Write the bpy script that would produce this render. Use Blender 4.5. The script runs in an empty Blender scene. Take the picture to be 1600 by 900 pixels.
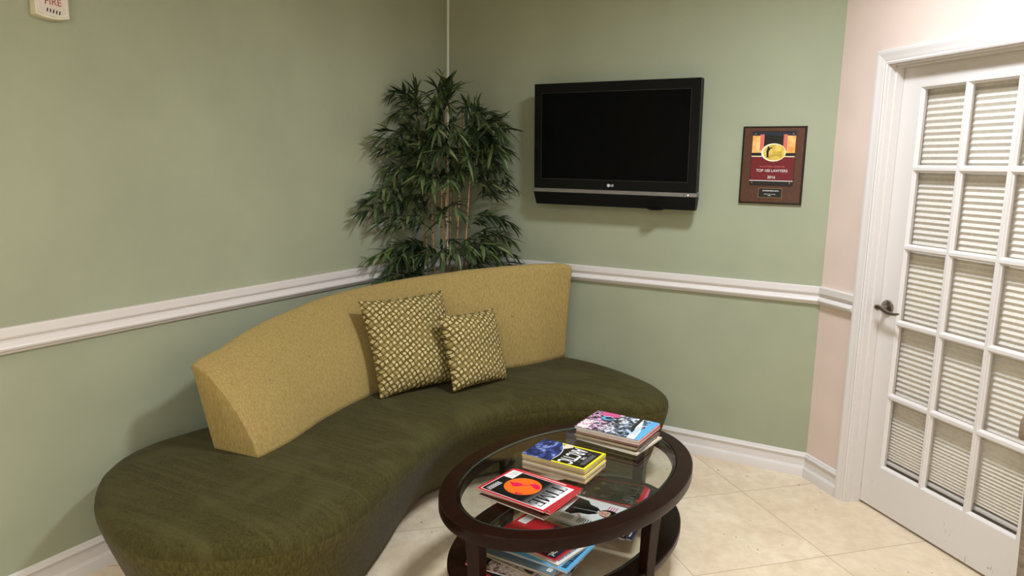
import bpy, bmesh, math, random
from mathutils import Vector, Matrix

SC = bpy.context.scene
COL = SC.collection
random.seed(11)

# ------------------------------------------------------------------ camera
CAM = (2.5696, -3.7536, 1.5268)
YAW, PITCH, ROLL, FPX = -0.5092, -0.1688, -0.0186, 1131.0
fw = Vector((math.sin(YAW)*math.cos(PITCH), math.cos(YAW)*math.cos(PITCH), math.sin(PITCH)))
rt = Vector((math.cos(YAW), -math.sin(YAW), 0))
dn = fw.cross(rt)
r2 = rt*math.cos(ROLL) + dn*math.sin(ROLL)
d2 = -rt*math.sin(ROLL) + dn*math.cos(ROLL)
cd = bpy.data.cameras.new('camera')
cam = bpy.data.objects.new('camera', cd); COL.objects.link(cam)
cam.matrix_world = Matrix(((r2.x, -d2.x, -fw.x, CAM[0]), (r2.y, -d2.y, -fw.y, CAM[1]),
                           (r2.z, -d2.z, -fw.z, CAM[2]), (0, 0, 0, 1)))
cd.sensor_width = 36; cd.lens = FPX/1600*36; cd.clip_start = .05
SC.camera = cam

# ------------------------------------------------------------------ light
w = bpy.data.worlds.new('world'); SC.world = w; w.use_nodes = True
w.node_tree.nodes['Background'].inputs[0].default_value = (.9, .85, .75, 1)
w.node_tree.nodes['Background'].inputs[1].default_value = .05
SC.view_settings.view_transform = 'Standard'
SC.view_settings.look = 'None'
SC.view_settings.exposure = -0.06
SC.view_settings.gamma = 1.0
SC.view_settings.use_curve_mapping = False
CEIL = 2.72
def area(name, loc, size, power, color, spread=180):
    l = bpy.data.lights.new(name, 'AREA'); l.energy = power; l.color = color
    l.shape = 'RECTANGLE'; l.size = size; l.size_y = size; l.spread = math.radians(spread)
    o = bpy.data.objects.new(name, l); COL.objects.link(o); o.location = loc
    return o
area('overhead_area_light', (2.25, -1.40, CEIL-.02), .32, 51, (.91, 1.0, 1.13), 166)
area('overhead_area_light', (1.05, -4.3, CEIL-.02), .6, 24, (1.0, .93, .78), 155)
area('overhead_area_light', (2.8, -5.0, CEIL-.02), .9, 82, (.93, 1.0, 1.12), 170)  # fill lamp added at the camera end to lift lower walls and floor

# ------------------------------------------------------------------ helpers
def srgb(r, g, b):
    f = lambda c: (c/255/12.92) if c/255 <= .04045 else ((c/255+.055)/1.055)**2.4
    return (f(r), f(g), f(b), 1)

def mat(name, col, rough=.5, metal=0, spec=.5, coat=0, sheen=0, emit=None):
    m = bpy.data.materials.new(name); m.use_nodes = True
    p = m.node_tree.nodes['Principled BSDF']
    p.inputs['Base Color'].default_value = col
    p.inputs['Roughness'].default_value = rough
    p.inputs['Metallic'].default_value = metal
    p.inputs['Specular IOR Level'].default_value = spec
    p.inputs['Coat Weight'].default_value = coat
    p.inputs['Coat Roughness'].default_value = .12
    if sheen:
        p.inputs['Sheen Weight'].default_value = sheen
        p.inputs['Sheen Roughness'].default_value = .4
    if emit:
        p.inputs['Emission Color'].default_value = emit[0]; p.inputs['Emission Strength'].default_value = emit[1]
    return m

class NT:
    """small wrapper for building node graphs"""
    def __init__(s, m):
        s.t = m.node_tree; s.p = s.t.nodes['Principled BSDF']
    def n(s, typ, **kw):
        x = s.t.nodes.new(typ)
        for k, v in kw.items(): setattr(x, k, v)
        return x
    def link(s, a, b): s.t.links.new(a, b)
    def coord(s, scale=(1, 1, 1), rot=(0, 0, 0), loc=(0, 0, 0)):
        c = s.n('ShaderNodeTexCoord'); m = s.n('ShaderNodeMapping')
        m.inputs['Scale'].default_value = scale; m.inputs['Rotation'].default_value = rot; m.inputs['Location'].default_value = loc
        s.link(c.outputs['Object'], m.inputs[0]); return m.outputs[0]
    def noise(s, vec, scale, detail=3, rough=.5, dist=0):
        x = s.n('ShaderNodeTexNoise'); s.link(vec, x.inputs['Vector'])
        x.inputs['Scale'].default_value = scale; x.inputs['Detail'].default_value = detail
        x.inputs['Roughness'].default_value = rough; x.inputs['Distortion'].default_value = dist
        return x.outputs['Fac']
    def ramp(s, fac, stops, const=False):
        x = s.n('ShaderNodeValToRGB'); s.link(fac, x.inputs[0]); e = x.color_ramp.elements
        if const: x.color_ramp.interpolation = 'CONSTANT'
        while len(e) < len(stops): e.new(.5)
        for k, (p, c) in enumerate(stops): e[k].position = p; e[k].color = c
        return x.outputs[0]
    def math(s, op, a, b=None, c=None, clamp=False):
        x = s.n('ShaderNodeMath', operation=op); x.use_clamp = clamp
        for i, v in enumerate((a, b, c)):
            if v is None: continue
            if isinstance(v, (int, float)): x.inputs[i].default_value = v
            else: s.link(v, x.inputs[i])
        return x.outputs[0]
    def mix(s, fac, a, b):
        x = s.n('ShaderNodeMix', data_type='RGBA')
        for sock, v in ((x.inputs[0], fac), (x.inputs[6], a), (x.inputs[7], b)):
            if isinstance(v, (int, float)): sock.default_value = v
            elif isinstance(v, tuple): sock.default_value = v
            else: s.link(v, sock)
        return x.outputs[2]
    def bump(s, h, strength, dist=.002):
        x = s.n('ShaderNodeBump'); x.inputs['Strength'].default_value = strength; x.inputs['Distance'].default_value = dist
        s.link(h, x.inputs['Height']); s.link(x.outputs[0], s.p.inputs['Normal'])
    def base(s, c): s.link(c, s.p.inputs['Base Color'])

def noisy(name, c1, c2, scale, stretch=(1, 1, 1), rough=.6, bump=0, bscale=None, lo=.35, hi=.65, detail=4, **kw):
    m = mat(name, c1, rough, **kw); t = NT(m)
    v = t.coord(stretch)
    t.base(t.ramp(t.noise(v, scale, detail), [(lo, c1), (hi, c2)]))
    if bump: t.bump(t.noise(v, bscale or scale, 3), bump)
    return m

def obj(name, bm, mats, parent=None, smooth=False, bevel=0, sub=0, seg=2, loc=None):
    me = bpy.data.meshes.new(name)
    bmesh.ops.recalc_face_normals(bm, faces=bm.faces) if not bm.get('keep') else None
    b = bm['bm']; b.to_mesh(me); b.free()
    o = bpy.data.objects.new(name, me); COL.objects.link(o)
    for m in (mats if isinstance(mats, (list, tuple)) else [mats]): me.materials.append(m)
    if smooth:
        me.shade_smooth()
    if parent: o.parent = parent
    if loc: o.location = loc
    if bevel:
        md = o.modifiers.new('bevel', 'BEVEL'); md.width = bevel; md.segments = seg; md.limit_method = 'ANGLE'; md.angle_limit = math.radians(35)
        me.shade_smooth(); md.harden_normals = True
    if sub:
        md = o.modifiers.new('subsurf', 'SUBSURF'); md.levels = sub; md.render_levels = sub
    return o

class MB:
    """collects shapes for one mesh"""
    def __init__(s): s.v = []; s.f = []; s.m = []; s.mi = 0
    def add(s, vs, fs, mi=None):
        o = len(s.v); s.v += [tuple(v) for v in vs]
        for f in fs: s.f.append([o+i for i in f]); s.m.append(s.mi if mi is None else mi)
    def box(s, c, d, rot=None, mi=None, taper=None):
        x, y, z = d[0]/2, d[1]/2, d[2]/2
        P = [Vector((a*x, b*y, k*z)) for k in (-1, 1) for b in (-1, 1) for a in (-1, 1)]
        if taper:
            for p in P[:4]: p.x *= taper; p.y *= taper
        if rot is not None:
            R = rot if isinstance(rot, Matrix) else Matrix.Rotation(rot, 3, 'Z')
            P = [R @ p for p in P]
        P = [p + Vector(c) for p in P]
        s.add(P, [(0, 2, 3, 1), (4, 5, 7, 6), (0, 1, 5, 4), (2, 6, 7, 3), (0, 4, 6, 2), (1, 3, 7, 5)], mi)
    def tube(s, pts, r, n=8, mi=None, cap=True):
        pts = [Vector(p) for p in pts]; rs = r if isinstance(r, (list, tuple)) else [r]*len(pts)
        vs = []; up = None
        for i, p in enumerate(pts):
            t = (pts[min(i+1, len(pts)-1)] - pts[max(i-1, 0)]).normalized()
            if up is None:
                up = Vector((0, 0, 1)) if abs(t.z) < .9 else Vector((1, 0, 0))
            a = t.cross(up).normalized(); b = a.cross(t).normalized(); up = b
            for k in range(n):
                q = 2*math.pi*k/n; vs.append(p + (a*math.cos(q) + b*math.sin(q))*rs[i])
        fs = []
        for i in range(len(pts)-1):
            for k in range(n): fs.append((i*n+k, i*n+(k+1) % n, (i+1)*n+(k+1) % n, (i+1)*n+k))
        if cap: fs += [tuple(range(n))[::-1], tuple((len(pts)-1)*n+k for k in range(n))]
        s.add(vs, fs, mi)
    def lathe(s, prof, c=(0, 0, 0), n=32, R=None, mi=None):
        vs = []; c = Vector(c)
        for (r, z) in prof:
            for k in range(n):
                q = 2*math.pi*k/n; p = Vector((r*math.cos(q), r*math.sin(q), z)); vs.append((R @ p if R else p) + c)
        fs = [(i*n+k, i*n+(k+1) % n, (i+1)*n+(k+1) % n, (i+1)*n+k) for i in range(len(prof)-1) for k in range(n)]
        fs += [tuple(range(n))[::-1], tuple((len(prof)-1)*n+k for k in range(n))]
        s.add(vs, fs, mi)
    def loops(s, L, cap0=True, cap1=True, closed=False, mi=None):
        n = len(L[0]); vs = [p for l in L for p in l]; fs = []
        m = len(L)
        for i in range(m if closed else m-1):
            j = (i+1) % m
            for k in range(n): fs.append((i*n+k, i*n+(k+1) % n, j*n+(k+1) % n, j*n+k))
        if cap0 and not closed: fs.append(tuple(range(n))[::-1])
        if cap1 and not closed: fs.append(tuple((m-1)*n+k for k in range(n)))
        s.add(vs, fs, mi)
    def strip(s, A, B, mi=None):
        n = len(A); s.add(list(A)+list(B), [(i, i+1, n+i+1, n+i) for i in range(n-1)], mi)
    # flat print on z planes
    def quad(s, x0, y0, x1, y1, z, mi): s.add([(x0, y0, z), (x1, y0, z), (x1, y1, z), (x0, y1, z)], [(0, 1, 2, 3)], mi)
    def poly(s, pts, z, mi): s.add([(p[0], p[1], z) for p in pts], [tuple(range(len(pts)))], mi)
    def disc(s, cx, cy, rx, ry, z, mi, n=40, rot=0):
        P = []
        for k in range(n):
            q = 2*math.pi*k/n; x, y = rx*math.cos(q), ry*math.sin(q)
            P.append((cx+x*math.cos(rot)-y*math.sin(rot), cy+x*math.sin(rot)+y*math.cos(rot)))
        s.poly(P, z, mi)
    def text(s, txt, x, y, size, z, mi, sx=1, align='CENTER', thick=0, R=None):
        c = bpy.data.curves.new('t', 'FONT'); c.body = txt; c.size = size; c.align_x = align; c.align_y = 'CENTER'; c.extrude = 0; c.offset = thick
        o = bpy.data.objects.new('t', c); COL.objects.link(o)
        dg = bpy.context.evaluated_depsgraph_get()
        me = bpy.data.meshes.new_from_object(o.evaluated_get(dg))
        vs = [(v.co.x*sx+x, v.co.y+y, z) for v in me.vertices]
        s.add(vs, [tuple(p.vertices) for p in me.polygons], mi)
        bpy.data.objects.remove(o); bpy.data.curves.remove(c); bpy.data.meshes.remove(me)
    def build(s, name, mats, parent=None, recalc=True, clean=False, **kw):
        b = bmesh.new(); vv = [b.verts.new(v) for v in s.v]
        for f, mi in zip(s.f, s.m):
            try: fc = b.faces.new([vv[i] for i in f]); fc.material_index = mi
            except ValueError: pass
        if clean: bmesh.ops.remove_doubles(b, verts=b.verts, dist=1e-5)
        if recalc: bmesh.ops.recalc_face_normals(b, faces=b.faces)
        return _link(name, b, mats, parent, **kw)

def _link(name, b, mats, parent=None, smooth=False, bevel=0, sub=0, seg=2, loc=None, rot=None):
    me = bpy.data.meshes.new(name); b.to_mesh(me); b.free()
    o = bpy.data.objects.new(name, me); COL.objects.link(o)
    for m in (mats if isinstance(mats, (list, tuple)) else [mats]): me.materials.append(m)
    if smooth or bevel: me.shade_smooth()
    if smooth and not bevel and smooth is not True:
        me.set_sharp_from_angle(angle=math.radians(smooth))
    if parent: o.parent = parent
    if loc: o.location = loc
    if rot: o.rotation_euler = rot
    if bevel:
        md = o.modifiers.new('bevel', 'BEVEL'); md.width = bevel; md.segments = seg; md.limit_method = 'ANGLE'
        md.angle_limit = math.radians(35); md.harden_normals = True
    if sub:
        md = o.modifiers.new('subsurf', 'SUBSURF'); md.levels = sub; md.render_levels = sub
    return o

def tag(o, label, cat, group=None, kind=None):
    o['label'] = label; o['category'] = cat
    if group: o['group'] = group
    if kind: o['kind'] = kind
    return o
def empty(name, loc=(0, 0, 0), rot=(0, 0, 0)):
    o = bpy.data.objects.new(name, None); COL.objects.link(o); o.location = loc; o.rotation_euler = rot
    o.empty_display_size = .1
    return o

def catmull(P, n, closed=False):
    P = [Vector(p) for p in P]; out = []; N = len(P)
    segs = N if closed else N-1
    for i in range(segs):
        g = (lambda k: P[k % N]) if closed else (lambda k: P[max(0, min(N-1, k))])
        a, b, c, d = g(i-1), g(i), g(i+1), g(i+2)
        for k in range(n):
            t = k/n
            out.append(.5*((2*b)+(c-a)*t+(2*a-5*b+4*c-d)*t*t+(3*b-a-3*c+d)*t**3))
    if not closed: out.append(P[-1])
    return out
def lerp(x, X, Y):
    if x <= X[0]: return Y[0]
    for i in range(len(X)-1):
        if x <= X[i+1]: return Y[i]+(Y[i+1]-Y[i])*(x-X[i])/(X[i+1]-X[i])
    return Y[-1]

# ------------------------------------------------------------------ materials
def wall_mat(name, c):
    m = mat(name, c, .75, spec=.25); t = NT(m); v = t.coord()
    k = t.noise(v, 2.2, 3)
    d = tuple(x*.94 for x in c[:3])+(1,); e = tuple(min(1, x*1.03) for x in c[:3])+(1,)
    t.base(t.ramp(k, [(.35, d), (.65, e)]))
    t.bump(t.noise(v, 160, 3), .25, .001)
    return m
M_green = wall_mat('sage_green_paint', srgb(158, 161, 134))
M_peach = wall_mat('peach_paint', srgb(226, 203, 189))
M_white = mat('white_gloss_paint', srgb(218, 210, 203), .38)
M_ceil = mat('ceiling_paint', srgb(225, 220, 208), .9)
M_dark = mat('dark_gap', srgb(25, 22, 20), .8)

M_floor = mat('travertine_tile', srgb(214, 194, 162), .38, spec=.5)
t = NT(M_floor)
S = .598
tv = t.coord((1/S, 1/S, 1), (0, 0, 0))
rot = t.n('ShaderNodeVectorRotate', rotation_type='Z_AXIS'); rot.inputs['Angle'].default_value = math.radians(45)
c0 = t.n('ShaderNodeTexCoord')
sub = t.n('ShaderNodeVectorMath', operation='SUBTRACT'); sub.inputs[1].default_value = (1.958, -.355, 0)
t.link(c0.outputs['Object'], sub.inputs[0]); t.link(sub.outputs[0], rot.inputs['Vector'])
sc = t.n('ShaderNodeVectorMath', operation='SCALE'); sc.inputs['Scale'].default_value = 1/S
t.link(rot.outputs[0], sc.inputs[0])
fl = t.n('ShaderNodeVectorMath', operation='FLOOR'); t.link(sc.outputs[0], fl.inputs[0])
fr = t.n('ShaderNodeVectorMath', operation='FRACTION'); t.link(sc.outputs[0], fr.inputs[0])
sx = t.n('ShaderNodeSeparateXYZ'); t.link(fr.outputs[0], sx.inputs[0])
def edge(o): return t.math('MINIMUM', o, t.math('SUBTRACT', 1, o))
gr = t.math('LESS_THAN', t.math('MINIMUM', edge(sx.outputs[0]), edge(sx.outputs[1])), .0032)
wn = t.n('ShaderNodeTexWhiteNoise', noise_dimensions='3D'); t.link(fl.outputs[0], wn.inputs['Vector'])
off = t.n('ShaderNodeVectorMath', operation='ADD'); t.link(rot.outputs[0], off.inputs[0])
ws = t.n('ShaderNodeVectorMath', operation='SCALE'); ws.inputs['Scale'].default_value = 9; t.link(wn.outputs['Color'], ws.inputs[0]); t.link(ws.outputs[0], off.inputs[1])
n1 = t.noise(off.outputs[0], 3.2, 6, .62, .6)
n2 = t.noise(off.outputs[0], 22, 5, .6)
colr = t.ramp(n1, [(.3, srgb(212, 190, 158)), (.5, srgb(226, 206, 175)), (.7, srgb(234, 218, 190))])
colr = t.mix(t.math('MULTIPLY', t.ramp(n2, [(.42, (0, 0, 0, 1)), (.62, (1, 1, 1, 1))]), .35), colr, srgb(196, 174, 142))
tint = t.n('ShaderNodeSeparateXYZ'); t.link(wn.outputs['Color'], tint.inputs[0])
colr = t.mix(t.math('MULTIPLY', tint.outputs[0], .35), colr, srgb(203, 180, 150))
# pits and dirt, denser in blotches
vo = t.n('ShaderNodeTexVoronoi'); vo.inputs['Scale'].default_value = 26
dv = t.n('ShaderNodeVectorMath', operation='ADD'); t.link(c0.outputs['Object'], dv.inputs[0])
nz = t.n('ShaderNodeTexNoise'); nz.inputs['Scale'].default_value = 60; t.link(c0.outputs['Object'], nz.inputs['Vector'])
ns = t.n('ShaderNodeVectorMath', operation='SCALE'); ns.inputs['Scale'].default_value = .016; t.link(nz.outputs['Color'], ns.inputs[0]); t.link(ns.outputs[0], dv.inputs[1])
t.link(dv.outputs[0], vo.inputs['Vector'])
vs_ = t.n('ShaderNodeSeparateXYZ'); t.link(vo.outputs['Color'], vs_.inputs[0])
p2 = t.noise(c0.outputs['Object'], 1.9, 2, .5)
pit = t.math('MULTIPLY', t.math('LESS_THAN', vo.outputs['Distance'], t.math('MULTIPLY', vs_.outputs[0], .16)), t.math('GREATER_THAN', t.math('ADD', t.math('MULTIPLY', vs_.outputs[1], .35), p2), .78))
colr = t.mix(t.math('MULTIPLY', pit, .8), colr, srgb(92, 72, 52))
colr = t.mix(t.math('MULTIPLY', gr, .8), colr, srgb(160, 138, 108))
t.base(colr)
t.bump(t.math('SUBTRACT', t.noise(c0.outputs['Object'], 30, 4), t.math('MULTIPLY', gr, 1.5)), .12, .002)

def fabric(name, dark, light, scale, stretch, bump, sheen, patch=None):
    m = mat(name, dark, .9, spec=.15, sheen=sheen); t = NT(m); v = t.coord(stretch)
    a = t.noise(v, scale, 5, .65, .4)
    c = t.ramp(a, [(.34, dark), (.66, light)])
    if patch:
        q = t.noise(t.coord((1, 1, 1), (0, 0, .6)), 4.5, 2, .4, 1.2)
        c = t.mix(t.math('MULTIPLY', t.ramp(q, [(.46, (0, 0, 0, 1)), (.62, (1, 1, 1, 1))]), .5), c, patch)
    t.base(c); t.bump(t.noise(v, scale*1.1, 4, .6), bump, .004)
    return m
M_gold = fabric('gold_chenille', srgb(144, 121, 68), srgb(168, 145, 90), 150, (1, 1, .28), .35, .1)
M_olive = fabric('olive_chenille', srgb(47, 43, 17), srgb(70, 64, 30), 150, (1, 1, .3), .4, .04, srgb(72, 68, 37))

M_olive2 = fabric('olive_chenille_side_sheen', srgb(56, 51, 22), srgb(84, 77, 38), 150, (1, 1, .22), .4, .04)
# fine nap ridges running across the seat top
t = NT(M_olive); bm_ = [n_ for n_ in M_olive.node_tree.nodes if n_.type == 'BUMP'][0]
rdg = t.noise(t.coord((3, 46, 3), (0, 0, math.radians(-29))), 1.0, 3, .5, .6)
old = bm_.inputs['Height'].links[0].from_socket
t.link(t.math('ADD', old, t.math('MULTIPLY', rdg, 1.3)), bm_.inputs['Height'])
bc = t.p.inputs['Base Color'].links[0].from_socket
t.base(t.mix(t.math('MULTIPLY', t.ramp(rdg, [(.48, (0, 0, 0, 1)), (.62, (1, 1, 1, 1))]), .22), bc, srgb(84, 79, 44)))

def leafy_cushion():
    m = mat('oval_print_cotton', srgb(120, 105, 60), .85, spec=.2); t = NT(m)
    c = t.n('ShaderNodeTexCoord'); r = t.n('ShaderNodeVectorRotate', rotation_type='Z_AXIS'); r.inputs['Angle'].default_value = math.radians(17)
    t.link(c.outputs['Object'], r.inputs['Vector'])
    s = t.n('ShaderNodeVectorMath', operation='SCALE'); s.inputs['Scale'].default_value = 1/.0305; t.link(r.outputs[0], s.inputs[0])
    f = t.n('ShaderNodeVectorMath', operation='FLOOR'); t.link(s.outputs[0], f.inputs[0])
    fs = t.n('ShaderNodeSeparateXYZ'); t.link(f.outputs[0], fs.inputs[0])
    g = t.n('ShaderNodeVectorMath', operation='FRACTION'); t.link(s.outputs[0], g.inputs[0])
    gs = t.n('ShaderNodeSeparateXYZ'); t.link(g.outputs[0], gs.inputs[0])
    par = t.math('FLOORED_MODULO', t.math('ADD', fs.outputs[0], fs.outputs[1]), 2)
    x = t.math('SUBTRACT', gs.outputs[0], .5); y = t.math('SUBTRACT', gs.outputs[1], .5)
    def sel(a, b): return t.math('ADD', t.math('MULTIPLY', a, t.math('SUBTRACT', 1, par)), t.math('MULTIPLY', b, par))
    l, k = sel(x, y), sel(y, x)
    ak = t.math('SUBTRACT', 1, t.math('ABSOLUTE', k))
    def ell(A, B, dx, dy, rx, ry):
        a = t.math('DIVIDE', t.math('ADD', A, dx), rx); b = t.math('DIVIDE', t.math('ADD', B, dy), ry)
        return t.math('ADD', t.math('MULTIPLY', a, a), t.math('MULTIPLY', b, b))
    RX, RY = .60, .425
    e1, e3 = ell(l, k, 0, 0, RX, RY), ell(l, k, -.09, .04, .27, .19)
    en = ell(ak, l, 0, 0, RX, RY)
    wn = t.n('ShaderNodeTexWhiteNoise', noise_dimensions='3D'); t.link(f.outputs[0], wn.inputs['Vector'])
    olive = t.mix(wn.outputs['Value'], srgb(100, 84, 40), srgb(128, 110, 60))
    cr = t.mix(wn.outputs['Value'], srgb(208, 190, 134), srgb(140, 122, 70))
    dk = srgb(50, 37, 14)
    col = t.mix(t.math('LESS_THAN', en, 1.0), srgb(198, 180, 128), dk)
    col = t.mix(t.math('LESS_THAN', en, .77), col, olive)
    col = t.mix(t.math('LESS_THAN', e1, 1.0), col, dk)
    col = t.mix(t.math('LESS_THAN', e1, .77), col, olive)
    col = t.mix(t.math('LESS_THAN', e3, 1.0), col, cr)
    t.base(col); t.bump(t.noise(t.coord(), 300, 2), .2, .001)
    return m
M_oval = leafy_cushion()

def wood(name, a, b, scale, stretch, rough, coat=0):
    m = mat(name, a, rough, coat=coat); t = NT(m); v = t.coord(stretch)
    t.base(t.ramp(t.noise(v, scale, 6, .6, .8), [(.3, a), (.7, b)])); return m
M_esp = wood('espresso_wood', srgb(17, 7, 4), srgb(38, 15, 8), 14, (1, 6, 6), .30, 0)
M_esp.node_tree.nodes['Principled BSDF'].inputs['Specular IOR Level'].default_value = .14
M_plq = wood('walnut_plaque', srgb(58, 29, 15), srgb(88, 46, 24), 14, (14, 1, 2.2), .35, .2)
M_arm = wood('weathered_wood', srgb(104, 88, 74), srgb(148, 130, 112), 12, (2, 2, 8), .55)
M_plqd = mat('plaque_edge', srgb(34, 18, 11), .3)

def glass(name, tint=(1, 1, 1, 1), rough=0.0):
    m = bpy.data.materials.new(name); m.use_nodes = True; nt = m.node_tree; nt.nodes.clear()
    o = nt.nodes.new('ShaderNodeOutputMaterial'); mx = nt.nodes.new('ShaderNodeMixShader')
    a = nt.nodes.new('ShaderNodeBsdfTransparent'); a.inputs[0].default_value = tint
    g = nt.nodes.new('ShaderNodeBsdfGlossy'); g.inputs['Roughness'].default_value = rough
    lw = nt.nodes.new('ShaderNodeLayerWeight'); lw.inputs[0].default_value = .5
    pw = nt.nodes.new('ShaderNodeMath'); pw.operation = 'POWER'; pw.inputs[1].default_value = 5; nt.links.new(lw.outputs['Facing'], pw.inputs[0])
    f = nt.nodes.new('ShaderNodeMath'); f.operation = 'MULTIPLY_ADD'; f.inputs[1].default_value = .95; f.inputs[2].default_value = .04; nt.links.new(pw.outputs[0], f.inputs[0])
    nt.links.new(f.outputs[0], mx.inputs[0]); nt.links.new(a.outputs[0], mx.inputs[1]); nt.links.new(g.outputs[0], mx.inputs[2])
    nt.links.new(mx.outputs[0], o.inputs[0]); return m
M_glass = glass('clear_glass', (.97, .985, .97, 1))
M_pane = glass('pane_glass', (.99, .99, .985, 1))
M_gedge = mat('glass_edge', srgb(84, 100, 90), .2)

M_tvblack = mat('gloss_black_plastic', srgb(6, 6, 8), .25, spec=.2)
M_tvmatte = mat('matte_black_plastic', srgb(7, 7, 8), .5, spec=.25)
M_screen = mat('tv_screen', srgb(3, 3, 4), .2, spec=.08)
M_silver = noisy('brushed_grey_trim', srgb(118, 112, 104), srgb(134, 128, 120), 20, (1, 20, 20), rough=.4, metal=.5)
M_nickel = mat('satin_nickel', srgb(150, 140, 130), .25, metal=1)
M_lwhite = mat('logo_white', srgb(215, 215, 212), .5)
M_led = mat('indicator_light', srgb(240, 240, 235), .4, emit=((1, 1, .95, 1), .6))
M_cable = mat('cable_cover_plastic', srgb(226, 222, 208), .5)
M_alarm = noisy('ivory_plastic', srgb(206, 196, 164), srgb(212, 203, 172), 8, rough=.4)
M_lens = mat('strobe_face', srgb(205, 188, 166), .3)
M_red = mat('red_letter', srgb(150, 62, 48), .5)
M_shade = noisy('pleated_fabric', srgb(222, 213, 200), srgb(230, 222, 210), 60, rough=.9)

# ------------------------------------------------------------------ room shell
W = 2.1916; A45 = math.radians(45)
TS = Vector((math.cos(A45), -math.sin(A45), 0)); NO = Vector((math.sin(A45), math.cos(A45), 0))   # along / behind angled wall
def q(s, z, o=0): return Vector((W, 0, 0)) + TS*s + NO*o + Vector((0, 0, z))
S0, S1, HD = .297, 1.174, 1.973        # clear door opening in the angled wall
SEND = 2.5
END = q(SEND, 0)
FRONT = -6.2

def slab(pts, z0, z1): 
    m = MB(); n = len(pts)
    m.loops([[(p[0], p[1], z0) for p in pts], [(p[0], p[1], z1) for p in pts]]); return m
f = MB(); f.box((2, -2.4, -.05), (7, 9, .1)); tag(f.build('floor', M_floor), 'cream travertine floor tiles laid on the diagonal', 'floor', kind='structure')
f = MB(); f.box((2, -2.4, CEIL+.05), (7, 9, .1)); tag(f.build('ceiling', M_ceil), 'white painted ceiling', 'ceiling', kind='structure')
tag(slab([(0, FRONT), (0, 0), (-.12, .12), (-.12, FRONT)], 0, CEIL).build('wall_left', M_green), 'sage green wall left of the corner behind the sofa', 'wall', kind='structure')
tag(slab([(0, 0), (W, 0), (W+.05, .12), (-.12, .12)], 0, CEIL).build('wall_back', M_green), 'sage green wall behind the television', 'wall', kind='structure')
m = MB()
def wallbox(m, s0, s1, z0, z1, o0=0, o1=.12):
    P = [q(s, z, o) for z in (z0, z1) for (s, o) in ((s0, o0), (s1, o0), (s1, o1), (s0, o1))]
    m.loops([P[:4], P[4:]])
wallbox(m, 0, S0-.02, 0, CEIL); wallbox(m, S0-.02, S1+.02, HD+.02, CEIL); wallbox(m, S1+.02, SEND, 0, CEIL)
tag(m.build('wall_right', M_peach), 'pale peach angled wall holding the white glazed door', 'wall', kind='structure')
tag(slab([(END.x, END.y), (END.x, FRONT), (END.x+.12, FRONT), (END.x+.12, END.y)], 0, CEIL).build('wall_side', M_ceil), 'off white side wall beyond the door, out of frame', 'wall', kind='structure')
tag(slab([(0, FRONT), (0, FRONT-.12), (END.x+.12, FRONT-.12), (END.x+.12, FRONT)], 0, CEIL).build('wall_front', M_ceil), 'off white wall behind the viewer', 'wall', kind='structure')

def sweep(prof, p0, p1, n0, n1, n):
    """moulding from p0 to p1; n room normal of this wall, n0/n1 normals of the neighbours (or same)"""
    n, n0, n1 = Vector(n), Vector(n0), Vector(n1)
    a = (n+n0)/(1+n.dot(n0)); b = (n+n1)/(1+n.dot(n1))
    L = [[Vector((p[0], p[1], 0))+k*o+Vector((0, 0, z)) for (o, z) in prof] for p, k in ((p0, a), (p1, b))]
    m = MB(); m.loops(L); return m
nL, nB, nR = (1, 0, 0), (0, -1, 0), tuple(-NO)
rail = [(0, .884), (.011, .885), (.012, .889), (.017, .890), (.018, .894), (.023, .896), (.027, .901), (.028, .907), (.025, .913), (.016, .919), (.0105, .923), (.0105, .930), (.014, .936), (.019, .9375), (.0195, .941), (.0215, .942), (.0215, .970), (.018, .973), (0, .973)]
base = [(0, 0), (.022, 0), (.022, .041), (.020, .046), (.014, .049), (.0135, .052), (.010, .054), (.010, .097), (.017, .101), (.0185, .106), (.016, .111), (.011, .113), (.010, .118), (.005, .122), (0, .123)]
pe = q(.236, 0)
for nm, prof, cat in (('trim', rail, 'chair rail'), ('baseboard', base, 'baseboard')):
    names = ('trim_1', 'trim_2', 'trim_3') if nm == 'trim' else ('baseboard_left', 'baseboard_back', 'baseboard_right')
    where = ('on the left green wall', 'on the green wall under the television', 'on the short peach stretch beside the door')
    segs = (((0, FRONT), (0, 0), nL, nB, nL), ((0, 0), (W, 0), nL, nR, nB), ((W, 0), (pe.x, pe.y), nB, nR, nR))
    for name, (p0, p1, a, b, n), wh in zip(names, segs, where):
        tag(sweep(prof, p0, p1, a, b, n).build(name, M_white, smooth=30), 'white moulded %s %s' % (cat, wh), cat, kind='structure')

# door casing + jamb
m = MB()
casing = [(0, 0), (0, -.014), (.006, -.017), (.012, -.015), (.018, -.017), (.030, -.019), (.046, -.023), (.056, -.023), (.061, -.018), (.061, 0)]
L = []
for (s, z, ds, dz) in ((S0, 0, -1, 0), (S0, HD, -1, 1), (S1, HD, 1, 1), (S1, 0, 1, 0)):
    L.append([q(s+ds*w_, z+dz*w_, o) for (w_, o) in casing])
m.loops(L)
for (s0, s1, z0, z1, o0, o1) in ((S0-.02, S0+.004, 0, HD+.02, 0, .12), (S1-.004, S1+.02, 0, HD+.02, 0, .12), (S0-.02, S1+.02, HD-.004, HD+.02, 0, .12),
                                 (S0, S0+.012, 0, HD, .028, .064), (S1-.012, S1, 0, HD, .028, .064), (S0, S1, HD-.012, HD, .028, .064)):
    wallbox(m, s0, s1, z0, z1, o0, o1)
tag(m.build('trim_4', M_white), 'white moulded casing and jamb around the glazed door', 'door frame', kind='structure')

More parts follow.
